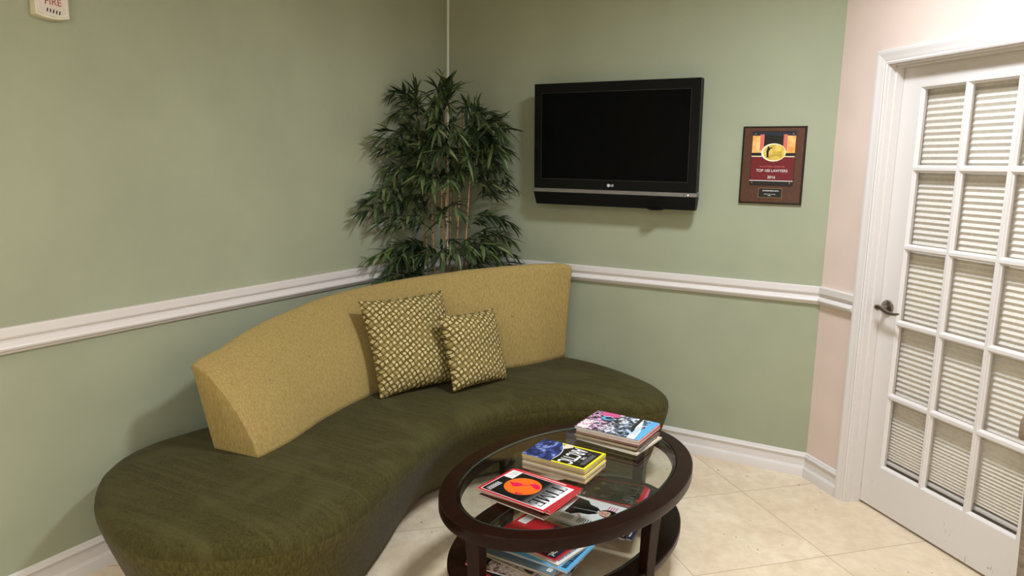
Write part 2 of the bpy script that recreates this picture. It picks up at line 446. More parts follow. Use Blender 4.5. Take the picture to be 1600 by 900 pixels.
# door
D = .066; DT = .036
door = empty('door_1', q(.736, 0, D+DT/2)); door.rotation_euler = (0, 0, -A45)
tag(door, 'white fifteen pane french door with a satin lever handle', 'door', kind='structure')
def dl(s, z, o): return Vector((s-.736, o-D-DT/2, z))      # door local: x along wall, y behind
m = MB()
def dbox(m, s0, s1, z0, z1, o0=D, o1=D+DT): m.box(dl((s0+s1)/2, (z0+z1)/2, (o0+o1)/2), (s1-s0, o1-o0, z1-z0))
GS0, GS1, GZ0, GZ1 = .406, 1.066, .211, 1.873
dbox(m, .303, GS0, .012, 1.967); dbox(m, GS1, 1.168, .012, 1.967); dbox(m, GS0, GS1, .012, GZ0); dbox(m, GS0, GS1, GZ1, 1.967)
M_door = mat('scuffed_white_paint', srgb(218, 210, 203), .38); t = NT(M_door)
co = t.n('ShaderNodeTexCoord'); sz = t.n('ShaderNodeSeparateXYZ'); t.link(co.outputs['Object'], sz.inputs[0])
sn = t.noise(t.coord((30, 1, 12), (0, .5, 0)), 1.0, 4, .6, 1.5); bl = t.noise(t.coord((6, 1, 6)), 1.0, 2)
low = t.math('LESS_THAN', sz.outputs[2], .15)
t.base(t.mix(t.math('MULTIPLY', t.math('MULTIPLY', low, t.math('GREATER_THAN', t.math('ADD', sn, t.math('MULTIPLY', bl, .4)), .90)), .55), srgb(218, 210, 203), srgb(120, 108, 98)))
panel = m.build('door_panel', M_door, door)
cw, ch = (GS1-GS0)/3, (GZ1-GZ0)/5
m = MB()
for i in (1, 2): dbox(m, GS0+i*cw-.006, GS0+i*cw+.006, GZ0, GZ1, D+.001, D+DT-.001)
for j in (1, 2, 3, 4): dbox(m, GS0, GS1, GZ0+j*ch-.006, GZ0+j*ch+.006, D+.0015, D+DT-.0015)
# bevelled bead around every light
bead = [(0, .002), (.003, .004), (.0055, .010), (.009, .013), (.009, .018), (0, .018)]
for i in range(3):
    for j in range(5):
        s0 = GS0+i*cw+(.006 if i else 0); s1 = GS0+(i+1)*cw-(.006 if i < 2 else 0); z0 = GZ0+j*ch+(.006 if j else 0); z1 = GZ0+(j+1)*ch-(.006 if j < 4 else 0)
        m.loops([[dl(s+ds*a, z+dz*a, D+o) for (a, o) in bead] for (s, z, ds, dz) in ((s0, z0, 1, 1), (s1, z0, -1, 1), (s1, z1, -1, -1), (s0, z1, 1, -1))], closed=True)
m.build('muntin_grid', M_white, door, smooth=30)
for i in range(3):
    for j in range(5):
        m = MB(); dbox(m, GS0+i*cw+.007, GS0+(i+1)*cw-.007, GZ0+j*ch+.007, GZ0+(j+1)*ch-.007, D+.0165, D+.0195); m.build('glass_pane', M_pane, door)
R = Matrix.Rotation(math.radians(90), 3, 'X')
hs, hz = .354, .936
m = MB(); m.lathe([(.0, 0), (.033, 0), (.034, .003), (.031, .009), (.024, .012), (.013, .014), (.011, .046), (.0125, .056), (.009, .060), (0, .060)], dl(hs, hz, D), 28, R)
hr = m.build('door_handle', M_nickel, door, smooth=40)
pts = [(-.014, .000, -.052), (-.004, .003, -.054), (.015, .003, -.055), (.040, -.004, -.055), (.065, -.011, -.053), (.088, -.012, -.050), (.104, -.008, -.047), (.112, -.005, -.046)]
m = MB(); m.tube(catmull([dl(hs+a, hz+b, D+c) for a, b, c in pts], 4), lerp and [lerp(i/28, [0, .12, .5, .85, 1], [.009, .0125, .0085, .0055, .003]) for i in range(29)], 12)
m.build('lever', M_nickel, hr, smooth=True)
hr['label'] = 'satin nickel lever handle'

# pleated shade hanging on the far side of the door
sh = empty('pleated_shade', q(.736, 0, .122), (0, 0, -A45))
tag(sh, 'white pleated shade behind the glass of the french door', 'window shade')
zs = []; z = 1.905
while z > .232:
    zs.append(z); z -= lerp(z, [.22, .40, .56, 1.9], [.0125, .0150, .0225, .0255])
m = MB(); A_, B_ = [], []; hwid = .40
prof = []
for a, b in zip(zs[:-1], zs[1:]): prof += [(0, a), (-.0085, a-(a-b)*.5)]
prof.append((0, zs[-1]))
m.strip([(-hwid, y, z) for y, z in prof], [(hwid, y, z) for y, z in prof]); m.build('pleated_fabric', M_shade, sh, recalc=False)
m = MB(); m.box((0, -.003, 1.925), (.802, .03, .035)); m.build('headrail', M_white, sh, bevel=.003)
m = MB(); m.box((0, -.003, .226), (.802, .024, .014)); m.build('bottom_rail', M_white, sh, bevel=.003)

# corner cable cover
m = MB(); m.box((.008, -.008, .973+(CEIL-.973)/2), (.014, .014, CEIL-.973-.002))
tag(m.build('cable_cover', M_cable, bevel=.004), 'narrow white cable cover running up the corner behind the plant', 'cable cover')

# ------------------------------------------------------------------ sofa
sofa = empty('curved_sofa', (.75, -1.3, 0))
tag(sofa, 'curved two tone sofa with olive seat and gold back in the corner', 'sofa')
def rel(o, root):
    o.matrix_parent_inverse = Matrix.Translation(-Vector(root.location)); return o
CP = [(.215, -2.405, .09), (.365, -2.505, .11), (.59, -2.575, .13), (.72, -2.58, .15), (.84, -2.54, .16), (.965, -2.45, .14), (1.06, -2.335, .13), (1.097, -2.2, .13), (1.08, -2.03, .12),
      (1.025, -1.82, .11), (.972, -1.6, .13), (.945, -1.42, .175), (.95, -1.25, .22), (.995, -1.08, .21), (1.085, -.92, .20), (1.21, -.79, .18), (1.38, -.705, .15), (1.51, -.66, .12), (1.60, -.58, .10),
      (1.595, -.45, .10), (1.49, -.32, .10), (1.34, -.215, .10), (1.18, -.135, .09), (1.02, -.085, .08), (.86, -.075, .08), (.70, -.13, .08), (.56, -.30, .08), (.42, -.52, .08), (.30, -.78, .08),
      (.21, -1.1, .08), (.16, -1.4, .08), (.12, -1.7, .08), (.085, -1.95, .08), (.07, -2.1, .08), (.09, -2.22, .08), (.14, -2.32, .08)]
C = catmull(CP, 6, True); NC = len(C)
P2 = [Vector((c.x, c.y)) for c in C]; INS = [c.z for c in C]
NRM = []
for k in range(NC):
    d = P2[(k+2) % NC]-P2[k-2]; d.normalize(); NRM.append(Vector((-d.y, d.x)))     # inward for ccw
def ring(fi, z): return [(P2[k].x+NRM[k].x*fi(k), P2[k].y+NRM[k].y*fi(k), z(k) if callable(z) else z) for k in range(NC)]
rings = [ring(lambda k: INS[k]+.03, .035), ring(lambda k: INS[k]+.004, .037), ring(lambda k: INS[k]-.006, .047)]
for zz in (.10, .16, .22, .28, .33, .37):
    a = (.38-zz)/.34; rings.append(ring(lambda k: INS[k]*a**1.15-.008*(1-a), zz))
for i_, zz in ((-.008, .395), (-.005, .415), (.003, .430), (.016, .442), (.035, .450), (.062, .456), (.09, .460)):
    rings.append(ring(lambda k: i_, zz))
m = MB(); m.loops(rings)
for i in range(9*NC): m.m[i] = 1                     # side boxing in a lighter olive copy, its nap sheen painted into the colour
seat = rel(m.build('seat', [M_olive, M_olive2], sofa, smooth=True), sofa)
for (x, y) in ((.55, -2.2), (.33, -1.85), (.62, -.55), (1.30, -.42)):
    m = MB(); m.box((x, y, .019), (.09, .09, .036)); rel(m.build('foot', M_dark, sofa), sofa)
# backrest
Fp = [Vector(v[:3]) for v in [(.566, -2.012, 0), (.545, -1.85, 0), (.478, -1.6, 0), (.441, -1.35, 0), (.438, -1.13, 0), (.52, -.87, 0), (.66, -.65, 0), (.77, -.47, 0), (.845, -.31, 0), (.893, -.14, 0)]]
LE = [.268, .262, .250, .232, .213, .189, .163, .120, .066, -.035]; HE = [.786, .808, .855, .889, .915, .944, .972, .986, .994, .998]
BK = [.215, .21, .20, .19, .18, .165, .15, .13, .115, .10]
dens = 8; Fs = catmull(Fp, dens); NS = len(Fs)
def par(arr, i): return lerp(i/dens, list(range(len(arr))), arr)
def fprof(h): return .30*h + .70*h**1.9       # front leans back progressively
def back_at(i, h, d=None):
    a = Fs[max(0, i-1)]; b = Fs[min(NS-1, i+1)]; tt = (b-a).normalized(); N = Vector((-tt.y, tt.x, 0))
    return Fs[i], N
Z0 = .452
secs = []
for i in range(NS):
    p, N = back_at(i, 0); H = par(HE, i)-(.008, .003, .0, 0)[min(i, 3)]-(.010, .004, .001, 0)[min(NS-1-i, 3)]; le = par(LE, i); bk = par(BK, i); th = .045
    pr = []
    for h in (0, .06, .14, .24, .34, .44, .54, .64, .74, .83, .90, .95): pr.append((le*fprof(h), Z0+(H-Z0)*h))
    top = [(le+.006, H-.010), (le+.016, H-.002), (le+.028, H), (le+.038, H-.003), (le+th, H-.014)]
    for h in (.9, .75, .55, .35, .15, 0): pr_b = (bk+(le+th-bk)*h, Z0+(H-Z0)*h); top.append(pr_b)
    secs.append([p+N*d+Vector((0, 0, z)) for d, z in pr+top])
# soft rounded end caps
def shrink(sec, f, dirv, off):
    c = sum(sec, Vector())/len(sec); return [c+(v-c)*f+dirv*off for v in sec]
d0 = (Fs[0]-Fs[1]).normalized(); d1 = (Fs[-1]-Fs[-2]).normalized()
allsec = [shrink(secs[0], .90, d0, .016), shrink(secs[0], .965, d0, .014), shrink(secs[0], .99, d0, .008)]+secs+[shrink(secs[-1], .99, d1, .008), shrink(secs[-1], .95, d1, .014), shrink(secs[-1], .85, d1, .016)]
m = MB(); m.loops(allsec)
backrest = rel(m.build('backrest', M_gold, sofa, smooth=True), sofa)
for (i, h) in ((10.5, .63), (18.5, .62), (56.5, .53)):
    i = int(i); p, N = back_at(i, 0); H = par(HE, i); le = par(LE, i); c = p+N*(le*fprof(h))+Vector((0, 0, Z0+(H-Z0)*h))
    sl = (fprof(h+.02)-fprof(h-.02))*le/((H-Z0)*.04); nn = (-N+Vector((0, 0, sl))).normalized()
    m = MB(); Rm = nn.to_track_quat('Z', 'Y').to_matrix()
    m.lathe([(0, -.006), (.008, -.005), (.010, .0), (.008, .002), (.004, .003), (0, .0032)], c, 16, Rm)
    b = m.build('button', M_gold, sofa, smooth=True); rel(b, sofa)
    mw = b.matrix_parent_inverse.copy(); b.parent = backrest; b.matrix_parent_inverse = Matrix.Identity(4)

# ------------------------------------------------------------------ cushions
def cushion(name, size, thick, base, ang, tilt, roll, label, seed):
    rnd = random.Random(seed); n = 26; V = {}; m = MB(); h = size/2
    def P(i, j, s):
        u, v = -1+2*i/n, -1+2*j/n
        edge_in = 1-.055*(1-v*v)*abs(u)**6; edge_in2 = 1-.055*(1-u*u)*abs(v)**6
        x, y = u*h*edge_in, v*h*edge_in2
        t_ = thick/2*(max(0, 1-u**4)*max(0, 1-v**4))**.62*(1+.12*math.sin(3*u+seed)+.1*math.cos(4*v+seed*2))
        return (x, y, s*(t_+.003))
    for s in (1, -1):
        g = [[P(i, j, s) for j in range(n+1)] for i in range(n+1)]
        vs = [p for r in g for p in r]
        fs = [(i*(n+1)+j, (i+1)*(n+1)+j, (i+1)*(n+1)+j+1, i*(n+1)+j+1) for i in range(n) for j in range(n)]
        if s < 0: fs = [f_[::-1] for f_ in fs]
        m.add(vs, fs)
    def side(idx): return idx
    bd = [(i, 0) for i in range(n)]+[(n, j) for j in range(n)]+[(n-i, n) for i in range(n)]+[(0, n-j) for j in range(n)]
    k = (n+1)**2; N_ = len(bd)
    for a in range(N_):
        (i, j), (i2, j2) = bd[a], bd[(a+1) % N_]
        m.f.append([i*(n+1)+j, k+i*(n+1)+j, k+i2*(n+1)+j2, i2*(n+1)+j2]); m.m.append(0)
    o = m.build(name, M_oval, smooth=True)
    # local y up the cushion, z the face normal
    ux = Vector((math.cos(ang), math.sin(ang), 0)); nb = Vector((math.sin(ang), -math.cos(ang), 0))
    uy = (Vector((0, 0, 1))*math.cos(tilt) - nb*math.sin(tilt)); uz = ux.cross(uy)
    Mx = Matrix((ux, uy, uz)).transposed() @ Matrix.Rotation(roll, 3, 'Z')
    o.matrix_world = Matrix.Translation(Vector(base)+uy*h) @ Mx.to_4x4()
    return tag(o, label, 'cushion', 'patterned cushions on the sofa')
cushion('throw_pillow', .462, .125, (.594, -1.068, .4665), math.atan2(.93, .37), math.radians(23), math.radians(1.2), 'larger oval print throw pillow leaning on the gold sofa back', 1)
cushion('throw_pillow', .365, .105, (.797, -.856, .4665), math.atan2(.97, .23), math.radians(19), math.radians(-2), 'smaller oval print throw pillow overlapping the larger one', 2)

# ------------------------------------------------------------------ television
tv = empty('television', (1.13, -.13, 1.64), (math.radians(2.2), 0, 0))
tag(tv, 'black flat screen television mounted on the green wall', 'television')
HWD = .456
def tvbox(m, x0, x1, z0, z1, y0, y1, mi=None): m.box(((x0+x1)/2, (y0+y1)/2, (z0+z1)/2), (x1-x0, y1-y0, z1-z0), mi=mi)
m = MB(); tvbox(m, -HWD, HWD, -.236, .321, .004, .05)
m.loops([[(-.40, .05, -.2), (.40, .05, -.2), (.40, .05, .28), (-.40, .05, .28)], [(-.3, .085, -.12), (.3, .085, -.12), (.3, .085, .2), (-.3, .085, .2)]])
m.build('housing', M_tvmatte, tv, bevel=.004)
m = MB(); SX0, SX1, SZ0, SZ1 = -.417, .412, -.188, .274
tvbox(m, -HWD, SX0, -.236, .321, -.004, .006); tvbox(m, SX1, HWD, -.236, .321, -.004, .006); tvbox(m, SX0, SX1, SZ1, .321, -.004, .006); tvbox(m, SX0, SX1, -.236, SZ0, -.004, .006)
bz = m.build('bezel', M_tvblack, tv)
m = MB()
for s in ((SX0, SX0+.004, SZ0, SZ1), (SX1-.004, SX1, SZ0, SZ1), (SX0, SX1, SZ1-.004, SZ1), (SX0, SX1, SZ0, SZ0+.004)): tvbox(m, *s, -.002, .006)
m.build('inner_frame', mat('dark_grey_plastic', srgb(17, 17, 19), .35), bz)
m = MB(); tvbox(m, SX0, SX1, SZ0, SZ1, .003, .005); m.build('screen', M_screen, tv)
m = MB()
m.loops([[(-HWD-.003, -.006, -.238), (HWD+.003, -.006, -.238), (HWD+.003, .05, -.238), (-HWD-.003, .05, -.238)], [(-HWD-.003, -.010, -.258), (HWD+.003, -.010, -.258), (HWD+.003, .05, -.258), (-HWD-.003, .05, -.258)]])
st = m.build('silver_strip', M_silver, tv, bevel=.002); st['label'] = 'grey metallic strip below the screen'
m = MB()
m.loops([[(-HWD-.002, -.008, -.259), (HWD+.002, -.008, -.259), (HWD+.002, .05, -.259), (-HWD-.002, .05, -.259)], [(-HWD+.004, .014, -.327), (HWD-.006, .014, -.327), (HWD-.006, .05, -.327), (-HWD+.004, .05, -.327)]])
m.build('speaker_bar', M_tvmatte, tv, bevel=.003)
m = MB(); m.lathe([(0, -.329), (.028, -.334), (.042, -.331), (.045, -.325), (0, -.325)], (.24, .03, 0), 20); m.build('sensor_bulge', M_tvmatte, tv, smooth=40)
RX = Matrix.Rotation(math.radians(90), 3, 'X')
def wallprint(m, yv):
    """turn a flat xy print into an xz print at depth y"""
    m.v = [(x, yv-z, y) for (x, y, z) in m.v]; return m
m = MB()
n = 28; cx, cz, r = -.012, -.213, .0085
m.disc(cx, cz, r, r, 0, 0, 24)
m.add([(cx-.001+.0055*math.cos(a), cz+.0055*math.sin(a), .0006) for a in [math.radians(90+k*12) for k in range(20)]]+[(cx-.001+.0042*math.cos(a), cz+.0042*math.sin(a), .0006) for a in [math.radians(90+k*12) for k in range(20)]], [(k, k+1, 21+k, 20+k) for k in range(19)], 1)
m.quad(cx, cz-.0006, cx+.005, cz+.0006, .0006, 1); m.disc(cx-.003, cz+.003, .0012, .0012, .0006, 1, 10)
m.text('LG', .0085, -.213, .016, 0, 0, .9, thick=.0003)
wallprint(m, -.0055).build('logo', [M_lwhite, M_tvblack], tv, recalc=False)
m = MB(); m.lathe([(0, 0), (.0035, 0), (.003, .002), (0, .002)], (.418, -.0085, -.249), 12, RX); m.build('power_light', M_led, tv)
m = MB(); m.lathe([(0, 0), (.003, 0), (.003, .001), (0, .001)], (.397, -.0085, -.249), 12, RX); m.build('infrared_window', M_tvblack, tv)
m = MB(); tvbox(m, -.18, .18, -.10, .16, .084, .105); m.box((0, .114, .05), (.3, .02, .14)); m.build('wall_bracket', M_tvmatte, tv)

# ------------------------------------------------------------------ plaque
pq = empty('award_plaque', (1.920, -.001, 1.546))
tag(pq, 'walnut award plaque on the green wall right of the television', 'plaque')
m = MB(); hw, hh = .1475, .187
m.loops([[(-hw, 0, -hh), (hw, 0, -hh), (hw, 0, hh), (-hw, 0, hh)], [(-hw, -.011, -hh), (hw, -.011, -hh), (hw, -.011, hh), (-hw, -.011, hh)]], mi=1, cap1=False)
a = .009
m.loops([[(-hw, -.011, -hh), (hw, -.011, -hh), (hw, -.011, hh), (-hw, -.011, hh)], [(-hw+a, -.019, -hh+a), (hw-a, -.019, -hh+a), (hw-a, -.019, hh-a), (-hw+a, -.019, hh-a)]], mi=1, cap0=False, cap1=False)
m.add([(-hw+a, -.019, -hh+a), (hw-a, -.019, -hh+a), (hw-a, -.019, hh-a), (-hw+a, -.019, hh-a)], [(0, 1, 2, 3)], 0)
m.build('board', [M_plq, M_plqd], pq)
C_mar = noisy('maroon_print', srgb(98, 14, 26), srgb(116, 20, 32), 40, (1, 20, 20), rough=.25)
C_amber = noisy('amber_print', srgb(226, 150, 70), srgb(246, 200, 130), 30, rough=.25)
C_blk = mat('black_print', srgb(18, 16, 18), .25); C_wht = mat('white_print', srgb(226, 222, 214), .4)
C_gold = noisy('gold_print', srgb(196, 160, 50), srgb(232, 206, 110), 30, rough=.25); C_crm = mat('cream_print', srgb(244, 232, 190), .3)
C_pink = mat('salmon_print', srgb(206, 104, 92), .3); C_navy = mat('navy_print', srgb(26, 30, 46), .3); C_red = mat('red_print', srgb(172, 26, 34), .3)
m = MB()
X0, X1, Zt, Zb = -.098, .102, .160, -.073
m.quad(X0, Zb, X1, Zt, 0, 0)                                  # maroon field
m.quad(X0, .060, X1, Zt, .0002, 1)                            # amber top picture
m.quad(-.045, .060, .05, Zt, .0004, 2); m.quad(X0, Zt-.018, X1, Zt, .0005, 7)
for (a_, b_) in ((-.062, -.043), (.046, .064)): m.quad(a_, .070, b_, Zt-.012, .0006, 6)
m.quad(X0, .046, X1, .060, .0005, 2); m.quad(X0, .041, X1, .045, .0006, 4)
for zz in (.012, .002, -.02, -.034, -.052): m.quad(X0, zz, X1, zz+.0012, .0003, 9)
m.quad(X0-.002, -.0755, X1, -.0725, .0006, 5); m.quad(X0, Zb-.022, X1, Zb-.002, 0, 2)
m.disc(.004, .062, .057, .043, .0008, 4); m.disc(.008, .062, .051, .038, .0010, 3)
m.poly([(-.028, .038), (-.016, .038), (-.018, .046), (-.018, .066), (-.012, .078), (-.002, .085), (-.003, .088), (-.016, .083), (-.018, .090), (-.025, .090), (-.026, .080), (-.030, .066), (-.027, .046)], .0012, 2)
m.text('THE NATIONAL', .020, .063, .0075, .0012, 8, .8); m.text('ADVOCATES', .020, .053, .009, .0012, 8, .8)
m.quad(-.006, .0465, .046, .0475, .0012, 8)
m.text('THE NATIONAL ADVOCATES', .002, -.006, .0095, .0012, 6, .93)
m.text('TOP 100 LAWYERS', .002, -.026, .0185, .0012, 5, .95)
m.text('2016', .002, -.057, .0190, .0012, 5, 1.0)
wallprint(m, -.0225).build('award_plate', [C_mar, C_amber, C_blk, C_gold, C_crm, C_wht, C_pink, C_navy, mat('bronze_print', srgb(110, 84, 30), .3), mat('dark_maroon_print', srgb(92, 14, 26), .3)], pq, recalc=False)
m = MB(); m.box((.002, -.0205, .033), (.204, .003, .260)); m.build('acrylic_backing', C_blk, pq)
for (x, z) in ((-.085, .150), (.089, .150), (-.088, -.084), (.088, -.084)):
    m = MB(); m.lathe([(0, 0), (.0042, 0), (.0035, .003), (0, .0035)], (x, -.0228, z), 14, RX); m.build('screw', M_nickel, pq, smooth=40)
m = MB(); m.box((.001, -.0195, -.133), (.112, .002, .047)); npl = m.build('name_plate', mat('brass_edge', srgb(140, 122, 80), .35, metal=.6), pq)
m = MB(); m.quad(-.0525, -.154, .0545, -.112, 0, 0)
er = random.Random(4)          # the engraving is too small to read: word-like strokes only
for (y_, h_, x0_, x1_) in ((-.125, .0062, -.034, .038), (-.1405, .0036, -.026, .028), (-.1475, .0036, -.008, .010)):
    x_ = x0_
    while x_ < x1_-.003:
        w_ = er.uniform(.006, .013)
        k_ = 0.0
        while k_ < w_: m.quad(x_+k_, y_, min(x_+k_+er.uniform(.0009, .0016), x1_), y_+h_*er.uniform(.65, 1), .0004, 1); k_ += .0021
        x_ += w_+.0026
wallprint(m, -.0208).build('engraving', [C_blk, C_wht], npl, recalc=False)

# ------------------------------------------------------------------ fire alarm
fa = empty('fire_alarm', (0.0, -2.3235, 2.040)); fa.rotation_euler = (0, 0, math.radians(90))
tag(fa, 'ivory fire alarm strobe at the top of the left wall', 'fire alarm')
def arc_out(hw_, zt, zb, sag, y, n=10):
    return [(hw_-2*hw_*k/n, y, zb-sag*(1-(1-2*k/n)**2)) for k in range(n+1)]+[(-hw_+2*hw_*k/n, y, zt+sag*(1-(1-2*k/n)**2)) for k in range(n+1)]
m = MB(); m.loops([arc_out(0.0555, .062, -.062, .009, 0), arc_out(0.0555, .062, -.062, .009, -.022), arc_out(0.0535, .060, -.060, .009, -.026)])
m.build('body', M_alarm, fa, smooth=35)
m = MB(); m.loops([arc_out(0.0465, .054, -.052, .008, -.0255), arc_out(0.0465, .054, -.052, .008, -.029), arc_out(0.0435, .051, -.049, .008, -.029), arc_out(0.0425, .050, -.048, .008, -.0262)], cap0=False, cap1=False)
m.build('face_rim', M_white, fa, smooth=35)
m = MB(); m.loops([arc_out(0.0430, .0505, -.0485, .008, -.0255), arc_out(0.0430, .0505, -.0485, .008, -.0265)]); m.build('face', M_lens, fa)
m = MB(); m.text('FIRE', .003, -.016, .032, 0, 0, .95, thick=.0002); wallprint(m, -.0272).build('lettering', M_red, fa, recalc=False)
for k in range(5):
    m = MB(); m.box((-.0165+k*.0098, -.0268, -.0425-.0012*k), (.0034, .001, .0115), Matrix.Rotation(math.radians(12), 3, 'Y')); m.build('grille_slot', M_dark, fa)
m = MB(); m.box((.0, -.031, .022), (.05, .012, .036)); m.build('strobe_lens', mat('strobe_plastic', srgb(225, 225, 218), .1), fa, bevel=.003)

# ------------------------------------------------------------------ coffee table
TC = Vector((1.562, -1.468)); TA = math.radians(90-9)    # long axis direction
ct = empty('coffee_table', (TC.x, TC.y, 0), (0, 0, TA))
tag(ct, 'oval glass topped coffee table with dark espresso wood frame', 'coffee table')
def ell(a, b, z, n=96): return [(a*math.cos(2*math.pi*k/n), b*math.sin(2*math.pi*k/n), z) for k in range(n)]
def oring(a, b, w_, z0, z1, rab=0):
    m = MB(); c = .004
    L = [ell(a-.002, b-.002, z0), ell(a, b, z0+c), ell(a, b, z1-c), ell(a-c, b-c, z1), ell(a-w_+c, b-w_+c, z1)]
    if rab: L += [ell(a-w_, b-w_, z1-c), ell(a-w_, b-w_, z1-rab), ell(a-w_-.012, b-w_-.012, z1-rab), ell(a-w_-.012, b-w_-.012, z0)]
    else: L += [ell(a-w_, b-w_, z1-c), ell(a-w_, b-w_, z0)]
    m.loops(L, closed=True); return m
TOP = .440; a1, b1, w1 = .578, .384, .062
oring(a1, b1, w1, TOP-.042, TOP, .0075).build('top_frame', M_esp, ct, smooth=35)
def gdisc(a, b, z0, z1):
    m = MB(); m.loops([ell(a, b, z0), ell(a, b, z1)], cap0=False, cap1=False, mi=1); m.add(ell(a, b, z1), [tuple(range(96))], 0); m.add(ell(a, b, z0), [tuple(range(96))[::-1]], 0); return m
gdisc(a1-w1-.001, b1-w1-.001, TOP-.0075, TOP-.0005).build('glass_top', [M_glass, M_gedge], ct)
SHZ = .2; a2, b2 = .55, .352
oring(a2, b2, .075, SHZ-.03, SHZ, .006).build('lower_shelf_frame', M_esp, ct, smooth=35)
gdisc(a2-.076, b2-.076, SHZ-.006, SHZ-.0005).build('shelf_glass', [M_glass, M_gedge], ct)
ca, sa = math.cos(TA), math.sin(TA)
for (wx, wy) in ((1.482, -2.006), (1.900, -1.575), (1.640, -.935), (1.222, -1.362)):
    dx, dy = wx-TC.x, wy-TC.y; lx, ly = dx*ca+dy*sa, -dx*sa+dy*ca
    m = MB(); d = Vector((lx, ly, 0)).normalized(); tt = Vector((-d.y, d.x, 0)); L = []
    for z, o, wd, dp in ((TOP-.042, 0, .056, .040), (.34, -.006, .052, .038), (.24, -.011, .048, .036), (.18, -.012, .046, .035), (.08, -.008, .043, .034), (0, .002, .042, .034)):
        c = Vector((lx, ly, z))+d*o
        L.append([c+d*(dp/2)*e+tt*(wd/2)*g for e, g in ((-1, -1), (1, -1), (1, 1), (-1, 1))])
    m.loops(L); m.build('leg', M_esp, ct, bevel=.003)

# ------------------------------------------------------------------ magazines
P_page = noisy('page_edges', srgb(150, 134, 104), srgb(196, 178, 146), 30, (1, 1, 60), rough=.8)
P_page2 = noisy('white_page_edges', srgb(176, 168, 156), srgb(216, 208, 196), 30, (1, 1, 60), rough=.8)
P_page3 = noisy('brown_page_edges', srgb(120, 100, 84), srgb(166, 144, 122), 30, (1, 1, 60), rough=.8)
GL = .22
def pm(name, r, g, b, rough=GL): return mat(name, srgb(r, g, b), rough)
K_red = pm('magazine_red', 190, 28, 40); K_wht = pm('magazine_white', 228, 224, 220); K_blk = pm('magazine_black', 16, 14, 16); K_org = pm('magazine_orange', 236, 104, 30)
K_pink = pm('magazine_crimson', 214, 22, 70); K_yel = pm('magazine_yellow', 240, 222, 20); K_gry = pm('magazine_grey', 120, 116, 114); K_blue = pm('magazine_blue', 44, 62, 120)
K_sky = pm('magazine_sky', 92, 170, 214); K_teal = pm('magazine_slate', 96, 112, 120); K_navy = pm('magazine_navy', 24, 34, 56); K_mag = pm('magazine_pink', 214, 84, 140); K_skin = pm('magazine_skin', 206, 160, 136)
K_cream = pm('magazine_cream', 222, 208, 178); K_brown = pm('magazine_brown', 92, 66, 52); K_tan = pm('magazine_tan', 168, 140, 112)
# printed gradient band of one cover
K_fade = mat('cover_fade', srgb(200, 200, 200), GL); t = NT(K_fade); v = t.coord(); s = t.n('ShaderNodeSeparateXYZ'); t.link(v, s.inputs[0])
t.base(t.ramp(t.math('MULTIPLY_ADD', s.outputs[1], 1/.075, -.035/.075), [(.0, srgb(16, 14, 16)), (.55, srgb(120, 116, 118)), (1.0, srgb(240, 238, 236))]))
K_earth = mat('planet_photo', srgb(40, 60, 120), GL); t = NT(K_earth); v = t.coord((1, 1, 1), (0, 0, .5))
n_ = t.noise(v, 13, 6, .6, 1.6)
t.base(t.ramp(n_, [(.40, srgb(18, 26, 62)), (.52, srgb(40, 62, 128)), (.60, srgb(104, 122, 174)), (.70, srgb(226, 222, 222))]))
K_crowd = mat('concert_photo', srgb(60, 60, 60), GL); t = NT(K_crowd); v = t.coord()
s = t.n('ShaderNodeSeparateXYZ'); t.link(v, s.inputs[0])
n_ = t.noise(v, 38, 4, .7, .8)
hue = t.ramp(t.math('MULTIPLY_ADD', s.outputs[1], 3.4, .5), [(.05, srgb(228, 150, 190)), (.28, srgb(190, 130, 170)), (.42, srgb(110, 110, 112)), (.68, srgb(140, 170, 190)), (.85, srgb(90, 170, 220))])
bw = t.ramp(n_, [(.42, srgb(20, 18, 24)), (.50, srgb(112, 112, 118)), (.58, srgb(235, 232, 236))])
x = t.n('ShaderNodeMix', data_type='RGBA', blend_type='OVERLAY'); x.inputs[0].default_value = .95; t.link(bw, x.inputs[6]); t.link(hue, x.inputs[7]); t.base(x.outputs[2])
K_band = mat('dark_portrait_photo', srgb(40, 34, 30), GL); t = NT(K_band); v = t.coord()
t.base(t.ramp(t.noise(v, 26, 5, .65, .6), [(.4, srgb(18, 18, 16)), (.55, srgb(44, 40, 36)), (.66, srgb(92, 80, 68)), (.75, srgb(140, 84, 60))]))
K_coll = mat('collage_photo', srgb(150, 130, 110), GL); t = NT(K_coll); v = t.coord()
t.base(t.ramp(t.noise(v, 34, 4, .65, .8), [(.36, srgb(40, 30, 34)), (.46, srgb(120, 92, 80)), (.56, srgb(226, 203, 189)), (.66, srgb(84, 70, 90))]))

def lines(m, x0, x1, y, n, dy, hgt, z, mi, rnd):
    """rows of small printed words"""
    for k in range(n):
        x = x0
        while x < x1-.004:
            wd = rnd.uniform(.004, .012); m.quad(x, y-k*dy, min(x+wd, x1), y-k*dy+hgt, z, mi); x += wd+.0022

